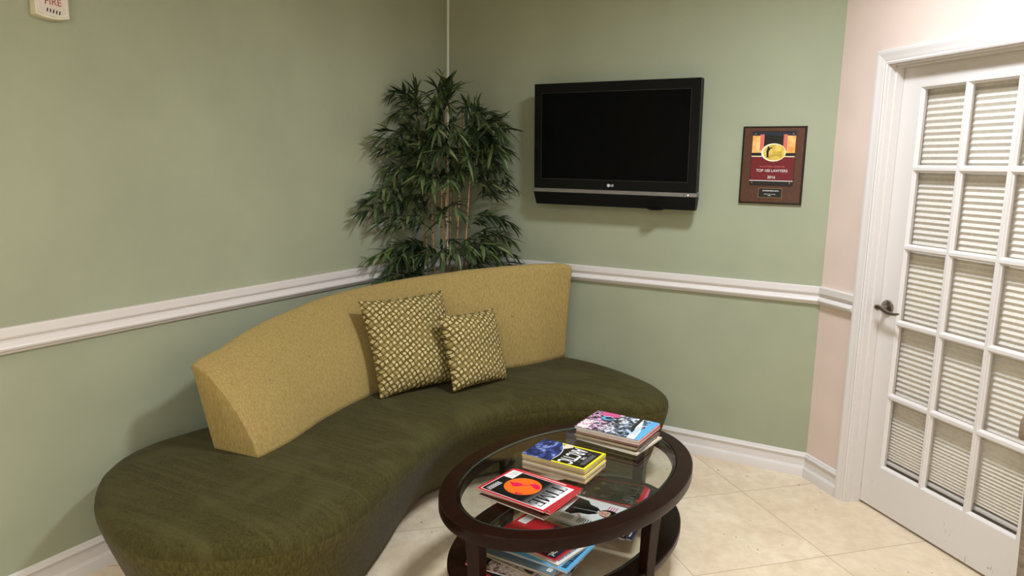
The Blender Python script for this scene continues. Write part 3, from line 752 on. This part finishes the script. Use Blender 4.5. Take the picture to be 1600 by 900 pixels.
def TIME_letters(m, x0, y0, wd, h, z, mi):
    g = wd*.04
    def bar(a, b, c, d): m.quad(x0+a*wd, y0+b*h, x0+c*wd, y0+d*h, z, mi)
    def serif(cx, b, w_=.05): bar(cx-w_, b, cx+w_, b+.045)
    bar(.0, .93, .26, 1); bar(.105, 0, .16, .95); serif(.132, 0); bar(.0, .80, .022, 1); bar(.238, .80, .26, 1)
    bar(.325, 0, .38, 1); serif(.352, 0); serif(.352, .955)
    bar(.455, 0, .478, 1); bar(.665, 0, .72, 1); serif(.467, 0, .045); serif(.692, 0); serif(.46, .955, .03); serif(.70, .955, .035)
    for s_ in (0, 1):
        pts = [(.468, 1), (.515, 1), (.60, .16), (.578, .0)] if not s_ else [(.665, 1), (.690, 1), (.592, .0), (.570, .06)]
        m.poly([(x0+a*wd, y0+b*h) for a, b in pts], z+.00005, mi)
    bar(.795, 0, .85, 1); bar(.77, .93, .99, 1); bar(.77, 0, .99, .07); bar(.85, .47, .94, .53); bar(.965, .76, .99, 1); bar(.965, 0, .99, .24); bar(.92, .38, .94, .62)

def cov_time(m, w_, h, z, rnd):
    mats = [K_red, K_wht, K_blk, K_fade, K_org, K_pink, K_gry]
    m.quad(-w_/2, -h/2, w_/2, h/2, z, 0); e = .009; m.quad(-w_/2+e, -h/2+e, w_/2-e, h/2-e, z+.0001, 1); e = .0115
    m.quad(-w_/2+e, -h/2+e, w_/2-e, h/2-e-.0, z+.0002, 2); m.quad(-w_/2+e, .035, w_/2-e, h/2-e, z+.0003, 3)
    TIME_letters(m, -w_/2+.020, h/2-.078, w_-.04, .052, z+.0005, 2)
    m.disc(-.004, -.022, .064, .064, z+.0004, 4, 48)
    O_ = Vector((-.004, -.022))
    for P in ([(-.006, -.004), (.006, -.010), (.016, -.018), (.020, -.030), (.010, -.040), (.002, -.052), (-.004, -.056), (-.004, -.044), (-.010, -.034), (-.014, -.020), (-.012, -.008)],
              [(-.008, -.004), (-.012, .004), (-.018, .010), (-.016, .014), (-.008, .006), (-.004, .0)],
              [(-.020, .010), (-.030, .012), (-.040, .022), (-.040, .036), (-.030, .050), (-.016, .056), (-.006, .050), (-.012, .044), (-.010, .034), (-.020, .026)],
              [(.050, .004), (.058, .008), (.060, .016), (.052, .030), (.042, .036), (.046, .022)]):
        m.poly([(O_.x+p[0], O_.y+p[1]) for p in P], z+.0006, 5)
    m.quad(-w_/2+.010, -h/2+.012, -w_/2+.072, -h/2+.050, z+.0006, 1)
    for k in range(5): m.quad(-w_/2+.016, -h/2+.020+k*.005, -w_/2+.016+rnd.uniform(.025, .048), -h/2+.0212+k*.005, z+.0007, 6)
    lines(m, .018, .084, -h/2+.040, 3, .0068, .0036, z+.0006, 1, rnd); lines(m, .018, .08, -h/2+.021, 1, .006, .003, z+.0006, 6, rnd)
    return mats
def cov_arctic(m, w_, h, z, rnd):
    mats = [K_yel, K_blk, K_earth, K_wht, K_gry, K_cream]
    m.quad(-w_/2, -h/2, w_/2, h/2, z, 0); e = .0095; m.quad(-w_/2+e, -h/2+.0, w_/2-e, h/2-e, z+.0001, 1)
    P = [(-w_/2, -h/2), (w_/2, -h/2), (w_/2, -.006), (w_/2-.02, -.012)]+[(w_/2-.02-(w_-.02)*k/10, -.012+.018*math.sin(k/10*math.pi)-.004*k) for k in range(1, 11)]
    m.poly(P, z+.0002, 2)
    m.poly([(-w_/2, -.03), (-w_/2+.03, -.036), (-w_/2+.05, -.020), (-w_/2+.02, .004), (-w_/2, -.006)], z+.0003, 5)
    # thin bright limb
    A_ = [(w_/2-.02-(w_-.02)*k/10, -.012+.018*math.sin(k/10*math.pi)-.004*k) for k in range(11)]
    m.add([(x, y, z+.0004) for x, y in A_]+[(x, y+.003, z+.0004) for x, y in A_], [(k, k+1, 12+k, 11+k) for k in range(10)], 3)
    m.text('ARCTIC', .002, .036, .082, z+.0005, 3, .50, thick=.0012)
    m.text('THE', -.0, .080, .018, z+.0005, 3, .8, thick=.0003); m.text('THE', -.045, .080, .014, z+.0005, 4, .8); m.text('IS', .035, .080, .016, z+.0005, 4, .8)
    lines(m, -.045, .055, .105, 3, .0058, .0034, z+.0005, 4, rnd)
    return mats
def cov_concert(m, w_, h, z, rnd):
    mats = [K_crowd, K_sky, K_blk, K_wht, K_mag, K_navy, K_pink]
    m.quad(-w_/2, -h/2, w_/2, h/2, z, 0)
    m.quad(-w_/2, h/2-.030, w_/2, h/2, z+.0001, 1)
    m.poly([(-w_/2+.02, h/2-.075), (w_/2, h/2-.052), (w_/2, h/2-.020), (.02, h/2-.03), (-w_/2, h/2-.068)], z+.0002, 3)
    m.poly([(-w_/2, h/2-.085), (-.01, h/2-.080), (.05, h/2-.060), (.045, h/2-.052), (-.02, h/2-.065), (-w_/2, h/2-.070)], z+.0003, 2)
    m.disc(-.045, -h/2+.075, .022, .026, z+.0003, 1); m.disc(-.05, -h/2+.080, .014, .018, z+.0004, 5)
    m.poly([(-w_/2, -h/2+.030), (-w_/2+.045, -h/2+.034), (-w_/2+.04, -h/2+.11), (-w_/2, -h/2+.105)], z+.0003, 4)
    m.quad(.01, -h/2+.006, w_/2-.004, -h/2+.05, z+.0002, 3)
    for k in range(12): m.disc(rnd.uniform(.0, w_/2-.01), -h/2+rnd.uniform(.01, .05), .006, .003, z+.0004, rnd.choice((4, 4, 2)), 12, rnd.uniform(0, 3))
    lines(m, -.02, .07, h/2-.040, 3, .008, .003, z+.0004, 1, rnd); m.text('60', -.055, h/2-.045, .022, z+.0005, 2, 1, thick=.0005)
    return mats
def cov_red(m, w_, h, z, rnd):
    mats = [K_red, K_navy, K_pink, K_wht, K_gry, K_red]
    m.quad(-w_/2, -h/2, w_/2, h/2, z, 0); e = .0085; m.quad(-w_/2+e, -h/2+e, w_/2-e, h/2-e, z+.0001, 1)
    m.poly([(-w_/2+e, -h/2+e), (.05, -h/2+e), (.03, -.06), (-.02, -.02), (-.06, .01), (-w_/2+e, .0)], z+.0002, 5)
    m.quad(-w_/2+.010, -h/2+.012, -w_/2+.070, -h/2+.048, z+.0004, 3); lines(m, -w_/2+.016, -w_/2+.06, -h/2+.036, 3, .007, .002, z+.0005, 4, rnd)
    TIME_letters(m, -w_/2+.020, h/2-.095, w_-.04, .050, z+.0005, 5)
    m.text('Ahead.', .052, h/2-.030, .030, z+.0006, 3, .85, thick=.0008); m.text('Look', -.045, h/2-.030, .026, z+.0006, 3, .85, thick=.0004)
    m.text('World', .055, -h/2+.080, .015, z+.0006, 3, .9, thick=.0003)
    return mats
def cov_portraits(m, w_, h, z, rnd):
    mats = [K_red, K_band, K_gry, K_mag, K_wht, K_brown]
    m.quad(-w_/2, -h/2, w_/2, h/2, z, 0); e = .008; m.quad(-w_/2+e, -h/2+e, w_/2-e, h/2-e, z+.0001, 1)
    for k in range(7):
        x, y = -.06+k*.019, rnd.uniform(-.03, .03); m.disc(x, y, .009, .012, z+.0003, 5, 16); m.disc(x, y-.02, .013, .014, z+.0002, 2 if k % 3 == 0 else 5, 16)
    TIME_letters(m, -w_/2+.020, h/2-.070, w_-.04, .045, z+.0004, 2)
    m.text('THE', .06, -.09, .014, z+.0004, 4, .9); lines(m, .02, .085, -.105, 2, .007, .003, z+.0004, 4, rnd)
    return mats
def cov_person(m, w_, h, z, rnd):
    mats = [K_wht, K_blk, K_skin, K_mag, K_gry, K_pink]
    m.quad(-w_/2, -h/2, w_/2, h/2, z, 0)
    m.poly([(-.098, -.105), (.040, -.105), (.044, -.075), (.022, -.052), (.016, -.018), (-.006, .010), (-.036, .012), (-.056, -.006), (-.064, -.040), (-.090, -.060)], z+.0002, 1)
    m.poly([(-.010, -.09), (-.004, -.09), (-.018, .008), (-.026, .008)], z+.0003, 4); m.poly([(-.034, .004), (-.012, .004), (-.018, .016), (-.028, .016)], z+.0003, 0)
    m.poly([(.030, -.060), (.052, -.040), (.048, -.030), (.024, -.048)], z+.0003, 2)
    fx, fy = -.022, .040
    m.disc(fx-.004, fy+.008, .032, .038, z+.0003, 1, 28); m.disc(fx, fy, .022, .030, z+.0004, 2, 28)
    m.poly([(fx-.022, fy+.014), (fx+.018, fy+.018), (fx+.016, fy+.034), (fx-.012, fy+.036)], z+.0005, 1)
    for dx in (-.008, .008): m.disc(fx+dx, fy+.004, .0038, .0018, z+.0006, 1, 12)
    m.disc(fx, fy-.014, .006, .0022, z+.0006, 5, 12); m.disc(fx, fy-.004, .002, .004, z+.0005, 4, 10)
    lines(m, -.09, .09, h/2-.024, 2, .02, .014, z+.0003, 3, rnd)
    lines(m, -.09, -.035, .06, 4, .010, .005, z+.0003, 3, rnd); lines(m, .055, .092, .03, 8, .009, .004, z+.0003, 1, rnd); lines(m, .05, .092, -.06, 6, .009, .004, z+.0003, 4, rnd)
    return mats
def cov_plain(c1, c2, c3, txt=None):
    def f_(m, w_, h, z, rnd):
        m.quad(-w_/2, -h/2, w_/2, h/2, z, 0); m.quad(-w_/2+.008, -h/2+.01, w_/2-.008, h/2-.055, z+.0001, 1)
        lines(m, -w_/2+.015, w_/2-.015, h/2-.03, 1, .02, .018, z+.0002, 2, rnd); lines(m, -w_/2+.02, w_/2-.06, -h/2+.05, 3, .012, .006, z+.0003, 2, rnd)
        return [c1, c2, c3]
    return f_
def magazine(center, rotz, size, th, cover, spine, label, group, pages=P_page, seed=0, tilt=(0, 0)):
    rnd = random.Random(seed); w_, h = size; x, y, z = center
    root = empty('magazine', (x, y, z), (tilt[0], tilt[1], rotz)); tag(root, label, 'magazine', group)
    m = MB(); g = .0015; r = min(.0022, th*.4)
    # leaves: block rounded at the bound (-x) edge, slightly fanned at the fore edge
    def sec(y_): return [(-w_/2+.0015, y_, .0006), (w_/2-g, y_, .0006), (w_/2-g-.0012, y_, th*.5), (w_/2-g-.003, y_, th-.0006), (-w_/2+.0015, y_, th-.0006)]
    m.loops([sec(-h/2+g), sec(h/2-g)]); m.build('pages', pages, root)
    m = MB()
    def csec(y_): 
        o = [(w_/2, y_, 0), (-w_/2+r, y_, 0), (-w_/2, y_, r), (-w_/2, y_, th-r), (-w_/2+r, y_, th), (w_/2-.002, y_, th)]
        i = [(w_/2-.002, y_, th-.0005), (-w_/2+r, y_, th-.0005), (-w_/2+.0006, y_, th-r), (-w_/2+.0006, y_, r), (-w_/2+r, y_, .0005), (w_/2, y_, .0005)]
        return o+i
    m.loops([csec(-h/2), csec(h/2)], mi=0)
    m.mi = 0; k = len(m.f); arts = cover(m, w_-.002, h, th+.0002, rnd) if cover else []
    for i in range(k, len(m.f)): m.m[i] += 1
    b = m.build('cover', [spine]+arts, root, recalc=False)
    return root

deg = math.radians
GTOP = TOP-.0005
# stack of red bordered weeklies (front left)
z = GTOP; grp = 'weekly magazines in the front stack on the glass top'
specs = [((1.530, -1.750), -99, K_brown, K_brown, 'dark magazine at the bottom of the front stack on the glass'),
         ((1.526, -1.722), -95, K_red, K_wht, 'red edged magazine second from the bottom of the front stack'),
         ((1.530, -1.733), -94.5, K_red, K_wht, 'red edged magazine in the middle of the front stack'),
         ((1.527, -1.722), -96, K_red, K_wht, 'red and white edged magazine just under the top one of the front stack')]
for i, (c, a, sp, c2, lab) in enumerate(specs):
    magazine((c[0], c[1], z), deg(a), (.203, .268), .0042, cov_plain(sp, c2, K_blk), sp, lab, grp, P_page2, i); z += .0046
magazine((1.520, -1.742, z), deg(-97.5), (.205, .270), .0042, cov_time, K_red, 'red bordered weekly with an orange globe on black, topmost of the front stack', grp, P_page2, 9)
# yellow bordered stack (middle)
z = GTOP; grp = 'yellow bordered magazines in the middle stack'
ordn = ['at the very bottom', 'second from the bottom', 'third from the bottom', 'fourth from the bottom', 'third from the top', 'just below the top one']
for i in range(6):
    magazine((1.528+random.uniform(-.003, .003), -1.474+random.uniform(-.003, .003), z), deg(-92.5+random.uniform(-1.2, 1.2)), (.174, .254), .0073, cov_plain(K_yel, K_cream, K_blk), K_cream if i % 2 else K_tan,
             'thick square backed magazine %s of the middle stack' % ordn[i], grp, (P_page, P_page3, P_page, P_page2, P_page3, P_page)[i], i); z += .0077
magazine((1.526, -1.474, z), deg(-93), (.175, .255), .0073, cov_arctic, K_yel, 'yellow bordered magazine with a planet photo and ARCTIC title, topmost of the middle stack', grp, P_page, 30)
# big stack (back right)
z = GTOP; grp = 'large glossy magazines in the rear stack'
sp = [K_cream, K_gry, K_brown, K_blk, K_red]
ordn = ['at the very bottom', 'second from the bottom', 'in the middle', 'third from the top', 'just below the top one']
ths = [.006, .009, .010, .010, .012]
for i in range(5):
    magazine((1.588+(.010, .004, -.002, .0, .004)[i], -1.094+(-.006, .003, -.004, .002, -.003)[i], z), deg((-97, -91, -94, -92, -93)[i]), (.225, .272), ths[i], cov_plain(sp[i], K_wht, K_blk), sp[i],
             'thick glossy magazine %s of the rear stack' % ordn[i], grp, (P_page2, P_page3, P_page, P_page3, P_page2)[i], i); z += ths[i]+.0004
magazine((1.586, -1.094, z), deg(-92.5), (.228, .276), .007, cov_concert, K_wht, 'pink and blue photo covered magazine topmost of the rear stack', grp, P_page2, 40)
# lower shelf, right stack
LZ = SHZ+.0006; z = LZ; grp = 'magazines in the right pile on the lower shelf'
for i, (c, a, cv, s_, th, lab, sz) in enumerate([((1.640, -1.330), -87, cov_plain(K_navy, K_blk, K_wht), K_navy, .005, 'dark blue magazine at the bottom of the right pile on the lower shelf', (.215, .275)),
        ((1.628, -1.345), -90, cov_plain(K_blk, K_gry, K_wht), K_blk, .006, 'black magazine second from the bottom of the right pile on the lower shelf', (.21, .275)),
        ((1.600, -1.345), -91, cov_person, K_wht, .007, 'white fashion magazine with a dark haired person under the glass', (.225, .285))]):
    magazine((c[0], c[1], z), deg(a), sz, th, cv, s_, lab, grp, P_page2, 50+i); z += th+.0008
magazine((1.590, -1.115, LZ), deg(-80), (.205, .27), .006, cov_plain(K_mag, K_wht, K_pink), K_mag, 'pink edged magazine under the dark portrait cover on the lower shelf', 'magazines in the rear pile on the lower shelf', P_page2, 57)
magazine((1.580, -1.118, LZ+.0066), deg(-82), (.205, .27), .005, cov_plain(K_red, K_wht, K_blk), K_red, 'red edged magazine second from the top of the rear lower pile', 'magazines in the rear pile on the lower shelf', P_page2, 58)
magazine((1.573, -1.120, LZ+.0122), deg(-82), (.205, .27), .004, cov_portraits, K_red, 'dark portrait covered magazine with a red border on the lower shelf', 'magazines in the rear pile on the lower shelf', P_page2, 59)
# lower shelf, left stack
z = LZ; grp = 'magazines in the front pile on the lower shelf'
LS = [((1.510, -1.800), -104, cov_plain(K_red, K_blk, K_gry), K_red, .005, 'red bordered black magazine at the bottom of the front lower pile'),
      ((1.560, -1.765), -86, cov_plain(K_coll, K_coll, K_wht), K_blk, .006, 'collage covered magazine second from the bottom of the front lower pile'),
      ((1.545, -1.730), -100, cov_plain(K_tan, K_coll, K_wht), K_tan, .006, 'tan collage magazine third from the bottom of the front lower pile'),
      ((1.540, -1.700), -103, cov_plain(K_cream, K_wht, K_brown), K_wht, .007, 'cream magazine in the middle of the front lower pile'),
      ((1.530, -1.725), -92, cov_plain(K_teal, K_teal, K_wht), K_teal, .008, 'slate grey magazine in the middle of the front lower pile'),
      ((1.570, -1.690), -93, cov_plain(K_sky, K_sky, K_navy), K_sky, .007, 'sky blue magazine third from the top of the front lower pile'),
      ((1.550, -1.665), -101, cov_plain(K_wht, K_wht, K_teal), K_wht, .006, 'white covered magazine just below the top of the front lower pile'),
      ((1.530, -1.660), -99, cov_red, K_red, .005, 'red bordered navy weekly topmost of the front lower pile')]
for i, (c, a, cv, s_, th, lab) in enumerate(LS):
    magazine((c[0], c[1], z), deg(a), (.205, .27), th, cv, s_, lab, grp, P_page2 if i % 2 else P_page, 70+i); z += th+.0012

# ------------------------------------------------------------------ bamboo plant
pl = empty('bamboo_plant', (.23, -.33, 0))
tag(pl, 'tall leafy green bamboo plant in the corner behind the sofa', 'plant')
M_pot = noisy('woven_pot', srgb(70, 50, 34), srgb(96, 72, 48), 40, (1, 1, 6), rough=.7); M_soil = noisy('moss', srgb(50, 44, 28), srgb(80, 72, 46), 60, rough=.95)
M_leaf = [mat('leaf_green', c, .45, spec=.4) for c in (srgb(52, 66, 40), srgb(62, 78, 44), srgb(88, 104, 56), srgb(40, 52, 34), srgb(112, 122, 74))]
for mm in M_leaf:
    mm.node_tree.nodes['Principled BSDF'].inputs['Transmission Weight'].default_value = 0
M_cane = noisy('bamboo_cane', srgb(146, 104, 62), srgb(184, 140, 92), 18, (1, 1, 3), rough=.45)
M_node = mat('cane_node', srgb(70, 46, 28), .6); M_twig = mat('twig_green', srgb(60, 68, 40), .6)
m = MB(); m.lathe([(0, 0), (.105, 0), (.112, .01), (.138, .30), (.146, .315), (.146, .33), (.132, .33), (.128, .31), (.125, .30), (0, .30)], (0, 0, 0), 36); m.build('pot', M_pot, pl, smooth=35)
m = MB(); m.lathe([(0, .295), (.126, .295), (.124, .308), (.06, .316), (0, .318)], (0, 0, 0), 28); m.build('soil', M_soil, pl, smooth=True)
U2, V2 = Vector((.83, .55, 0)), Vector((-.55, .83, 0)); PC = Vector((.23, -.33, 0))
canes = []
for k, (u_, v_, tp, lean) in enumerate(((-.100, .0, 1.74, -.06), (-.062, -.04, 1.80, -.05), (-.030, -.07, 1.86, -.01), (-.010, -.06, 1.88, .0), (.004, .03, 1.90, .02), (.034, .0, 1.84, .05), (.080, -.03, 1.72, .06))):
    b0 = PC+U2*u_*.75+V2*v_*.8; tpv = PC+U2*(u_+lean)+V2*(v_*1.0)
    b0.z = .31; tpv.z = tp; tpv.x = max(tpv.x, .08); tpv.y = min(tpv.y, -.08); canes.append((b0, tpv))
TIPS = {'UL': [(.064, -.583, 1.894), (.084, -.527, 1.888), (.076, -.419, 1.926), (.093, -.719, 1.686), (.09, -.747, 1.643), (.065, -.686, 1.598), (.053, -.641, 1.505), (.095, -.644, 1.455), (.065, -.463, 1.75), (.071, -.53, 1.592), (.10, -.60, 1.78), (.12, -.55, 1.70)],
 'T': [(.317, -.476, 1.952), (.25, -.47, 1.898), (.341, -.445, 1.915), (.231, -.483, 1.831), (.31, -.447, 1.832)],
 'UR': [(.387, -.143, 1.819), (.347, -.217, 1.839), (.468, -.159, 1.763), (.479, -.118, 1.723), (.483, -.137, 1.616), (.433, -.163, 1.533), (.452, -.092, 1.472), (.508, -.122, 1.415), (.456, -.14, 1.37), (.382, -.161, 1.423), (.292, -.195, 1.728), (.344, -.241, 1.619), (.40, -.20, 1.70), (.42, -.16, 1.66)],
 'ML': [(.083, -.858, 1.276), (.097, -.848, 1.336), (.103, -.739, 1.221), (.09, -.659, 1.192), (.11, -.787, 1.374), (.077, -.541, 1.297), (.10, -.70, 1.30)],
 'LL': [(.102, -.804, 1.04), (.074, -.668, 1.059), (.107, -.766, .906), (.1, -.621, .88), (.06, -.452, .90), (.06, -.551, .993), (.09, -.68, .98)],
 'C': [(.18, -.492, 1.292), (.297, -.487, 1.269), (.349, -.401, 1.282), (.18, -.531, 1.508), (.266, -.443, 1.475), (.363, -.399, 1.495), (.299, -.429, 1.579), (.21, -.485, 1.629), (.15, -.45, 1.42), (.33, -.33, 1.45), (.25, -.50, 1.70), (.32, -.40, 1.72), (.17, -.50, 1.58), (.36, -.30, 1.55)],
 'LR': [(.511, -.103, 1.188), (.506, -.107, 1.106), (.477, -.156, 1.208), (.527, -.102, 1.017), (.512, -.135, .96), (.402, -.202, .89), (.361, -.242, .959), (.376, -.201, 1.205), (.412, -.128, 1.053), (.45, -.12, 1.13)],
 'B': [(.205, -.538, 1.021), (.37, -.438, 1.042), (.295, -.482, 1.023), (.397, -.382, 1.074), (.15, -.5, .95)]}
rnd = random.Random(5)
for k in range(34):
    a_, r_ = rnd.uniform(0, 6.283), math.sqrt(rnd.random()); u_, h_ = .02+.28*r_*math.cos(a_), 1.63+.22*r_*math.sin(a_)
    p_ = PC+U2*u_+V2*rnd.uniform(-.26, .02); TIPS.setdefault('X', []).append((max(.07, p_.x), min(-.07, p_.y), h_))
for k in range(8):
    u_ = rnd.choice((rnd.uniform(-.26, -.13), rnd.uniform(.12, .30))); p_ = PC+U2*u_+V2*rnd.uniform(-.20, .0); TIPS['B'].append((max(.07, p_.x), min(-.07, p_.y), rnd.uniform(.97, 1.10)))
fol = [MB() for _ in canes]
def clampw(p): return Vector((max(p.x, .034+.004*rnd.random()), min(p.y, -.034-.004*rnd.random()), p.z))
def leaf(m, p, d, L, wd, mi):
    d = d.normalized(); side = d.cross(Vector((0, 0, 1)))
    if side.length < .05: side = Vector((1, 0, 0))
    side.normalize(); up = side.cross(d)
    tw = rnd.uniform(-.6, .6); side = side*math.cos(tw)+up*math.sin(tw); up = side.cross(d)
    vs = []
    droop = rnd.uniform(.05, .32)
    for k, (t_, w_) in enumerate(((0, .12), (.16, .72), (.38, 1.0), (.62, .80), (.83, .40), (1, .02))):
        c = p+d*(L*t_)-Vector((0, 0, 1))*(droop*L*t_*t_)
        h = wd*w_/2
        vs += [clampw(c-side*h+up*h*.25), clampw(c-up*h*.05), clampw(c+side*h+up*h*.25)]
    fs = []
    for k in range(5):
        a = k*3; fs += [(a, a+1, a+4, a+3), (a+1, a+2, a+5, a+4)]
    m.add(vs, fs, mi)
for key, L_ in TIPS.items():
    for tip in L_:
        tip = Vector(tip)
        # nearest cane
        def dist(c):
            b, tp = c; f_ = max(0, min(1, (tip.z-.18-b.z)/(tp.z-b.z))); return ((b+(tp-b)*f_)-tip).xy.length
        ci = min(range(len(canes)), key=lambda k: dist(canes[k])+rnd.uniform(0, .06)); b, tp = canes[ci]; m = fol[ci]
        hz_ = tip.z-rnd.uniform(.0, .12) if key not in ('LL', 'ML', 'LR', 'B', 'X') else tip.z+rnd.uniform(-.06, .06)
        hz_ = min(hz_, tp.z-.01); f_ = (hz_-b.z)/(tp.z-b.z); p0 = b+(tp-b)*f_
        mid = (p0+tip)/2+Vector((0, 0, rnd.uniform(.04, .09)))
        path = []
        for k in range(9):
            t_ = k/8; path.append(clampw(p0*(1-t_)**2+mid*2*t_*(1-t_)+tip*t_*t_))
        m.tube(path, [.0028-.0018*k/8 for k in range(9)], 5, mi=5)
        ln = sum((path[k+1]-path[k]).length for k in range(8)); nl = int(11+ln*44)
        for k in range(nl):
            t_ = .22+.78*k/(nl-1) if key != 'T' else .1+.9*k/(nl-1); x = t_*8; i = min(7, int(x)); p = path[i].lerp(path[i+1], x-i); d = (path[i+1]-path[i]).normalized()
            sd = d.cross(Vector((0, 0, 1))); sd = sd.normalized() if sd.length > .05 else Vector((1, 0, 0))
            s_ = 1 if k % 2 else -1
            dirv = d*rnd.uniform(.3, 1.0)+sd*s_*rnd.uniform(-.1, .9)+Vector((rnd.uniform(-.2, .2), rnd.uniform(-.2, .2), rnd.uniform(-.65, .45)))
            if key == 'T': dirv = d*.6+sd*s_*.5+Vector((0, 0, rnd.uniform(.1, .9)))
            leaf(m, p, dirv, rnd.uniform(.07, .145), rnd.uniform(.013, .022), rnd.choice((0, 0, 1, 1, 2, 2, 3, 3, 4)))
        d = (path[-1]-path[-2]).normalized()
        for k in range(3):
            leaf(m, path[-1]-d*.005*k, d+Vector((rnd.uniform(-.35, .35), rnd.uniform(-.35, .35), rnd.uniform(-.4, .25))), rnd.uniform(.08, .125), .016, rnd.choice((0, 1, 1, 2)))
for k, (b, tp) in enumerate(canes):
    m = MB(); nn = 9; pts, rr = [], []
    for i in range(nn):
        for e, r_ in ((0, .0068), (.02, .0095), (.045, .0066), (.9, .0064)):
            f_ = (i+e)/nn; pts.append(b+(tp-b)*f_-PC); rr.append(r_*(1-.45*f_))
    m.tube(pts, rr, 8)
    rings_ = len(pts)
    for fi in range(len(m.f)):
        seg_i = fi//8
        if fi < (rings_-1)*8 and seg_i % 4 in (0, 1): m.m[fi] = 1
    cn = m.build('cane', [M_cane, M_node], pl, smooth=True)
    fm = fol[k]; fm.v = [(v[0]-PC.x, v[1]-PC.y, v[2]) for v in fm.v]
    if fm.v: fm.build('foliage', M_leaf+[M_twig], cn, recalc=False, smooth=True)

# ------------------------------------------------------------------ wooden chair at the right edge of the frame
wc = empty('wooden_chair', (3.065, -1.66, 0), (0, 0, deg(-4)))
tag(wc, 'weathered wooden chair at the right edge in front of the glazed door', 'chair')
m = MB(); L = []
for x, zc in [(-.228, .0), (-.222, .006), (-.20, .012), (-.12, .022), (0, .027), (.12, .022), (.20, .012), (.222, .006), (.228, .0)]:
    hh = .022 if abs(x) > .225 else (.034 if abs(x) > .215 else .040); yo = .03*(1-(x/.23)**2)
    L.append([(x, yo+.011*math.cos(a_)*1.0, .905+zc+hh*math.sin(a_)) for a_ in [2*math.pi*k/14 for k in range(14)]])
m.loops(L); m.build('crest_rail', M_arm, wc, smooth=50)
for s_ in (-1, 1):
    m = MB(); m.tube(catmull([(s_*.198, .004, .915), (s_*.186, .0, .78), (s_*.178, -.018, .60), (s_*.176, -.035, .44), (s_*.180, -.02, .2), (s_*.186, .02, 0)], 5), [.018]*26, 10); m.build('back_leg', M_arm, wc, smooth=60)
    m = MB(); m.tube([(s_*.195, -.42, .43), (s_*.197, -.425, .2), (s_*.2, -.43, 0)], [.019, .017, .014], 10); m.build('front_leg', M_arm, wc, smooth=60)
    m = MB(); m.tube([(s_*.184, -.03, .2), (s_*.197, -.425, .2)], .009, 8); m.build('stretcher', M_arm, wc, smooth=60)
for x in (-.09, -.03, .03, .09):
    m = MB(); m.tube(catmull([(x, -.025, .45), (x*1.02, -.012, .62), (x*1.06, .012, .80), (x*1.1, .026, .905)], 5), .008, 8); m.build('spindle', M_arm, wc, smooth=60)
m = MB(); n_ = 40; L = []
for z_, k_ in ((.430, .95), (.434, 1), (.455, 1), (.461, .96)):
    L.append([((.215*k_)*abs(math.cos(a_))**.6*(1 if math.cos(a_) > 0 else -1), -.225+.225*k_*abs(math.sin(a_))**.6*(1 if math.sin(a_) > 0 else -1), z_) for a_ in [2*math.pi*k/n_ for k in range(n_)]])
m.loops(L); m.build('seat', M_arm, wc, smooth=40)
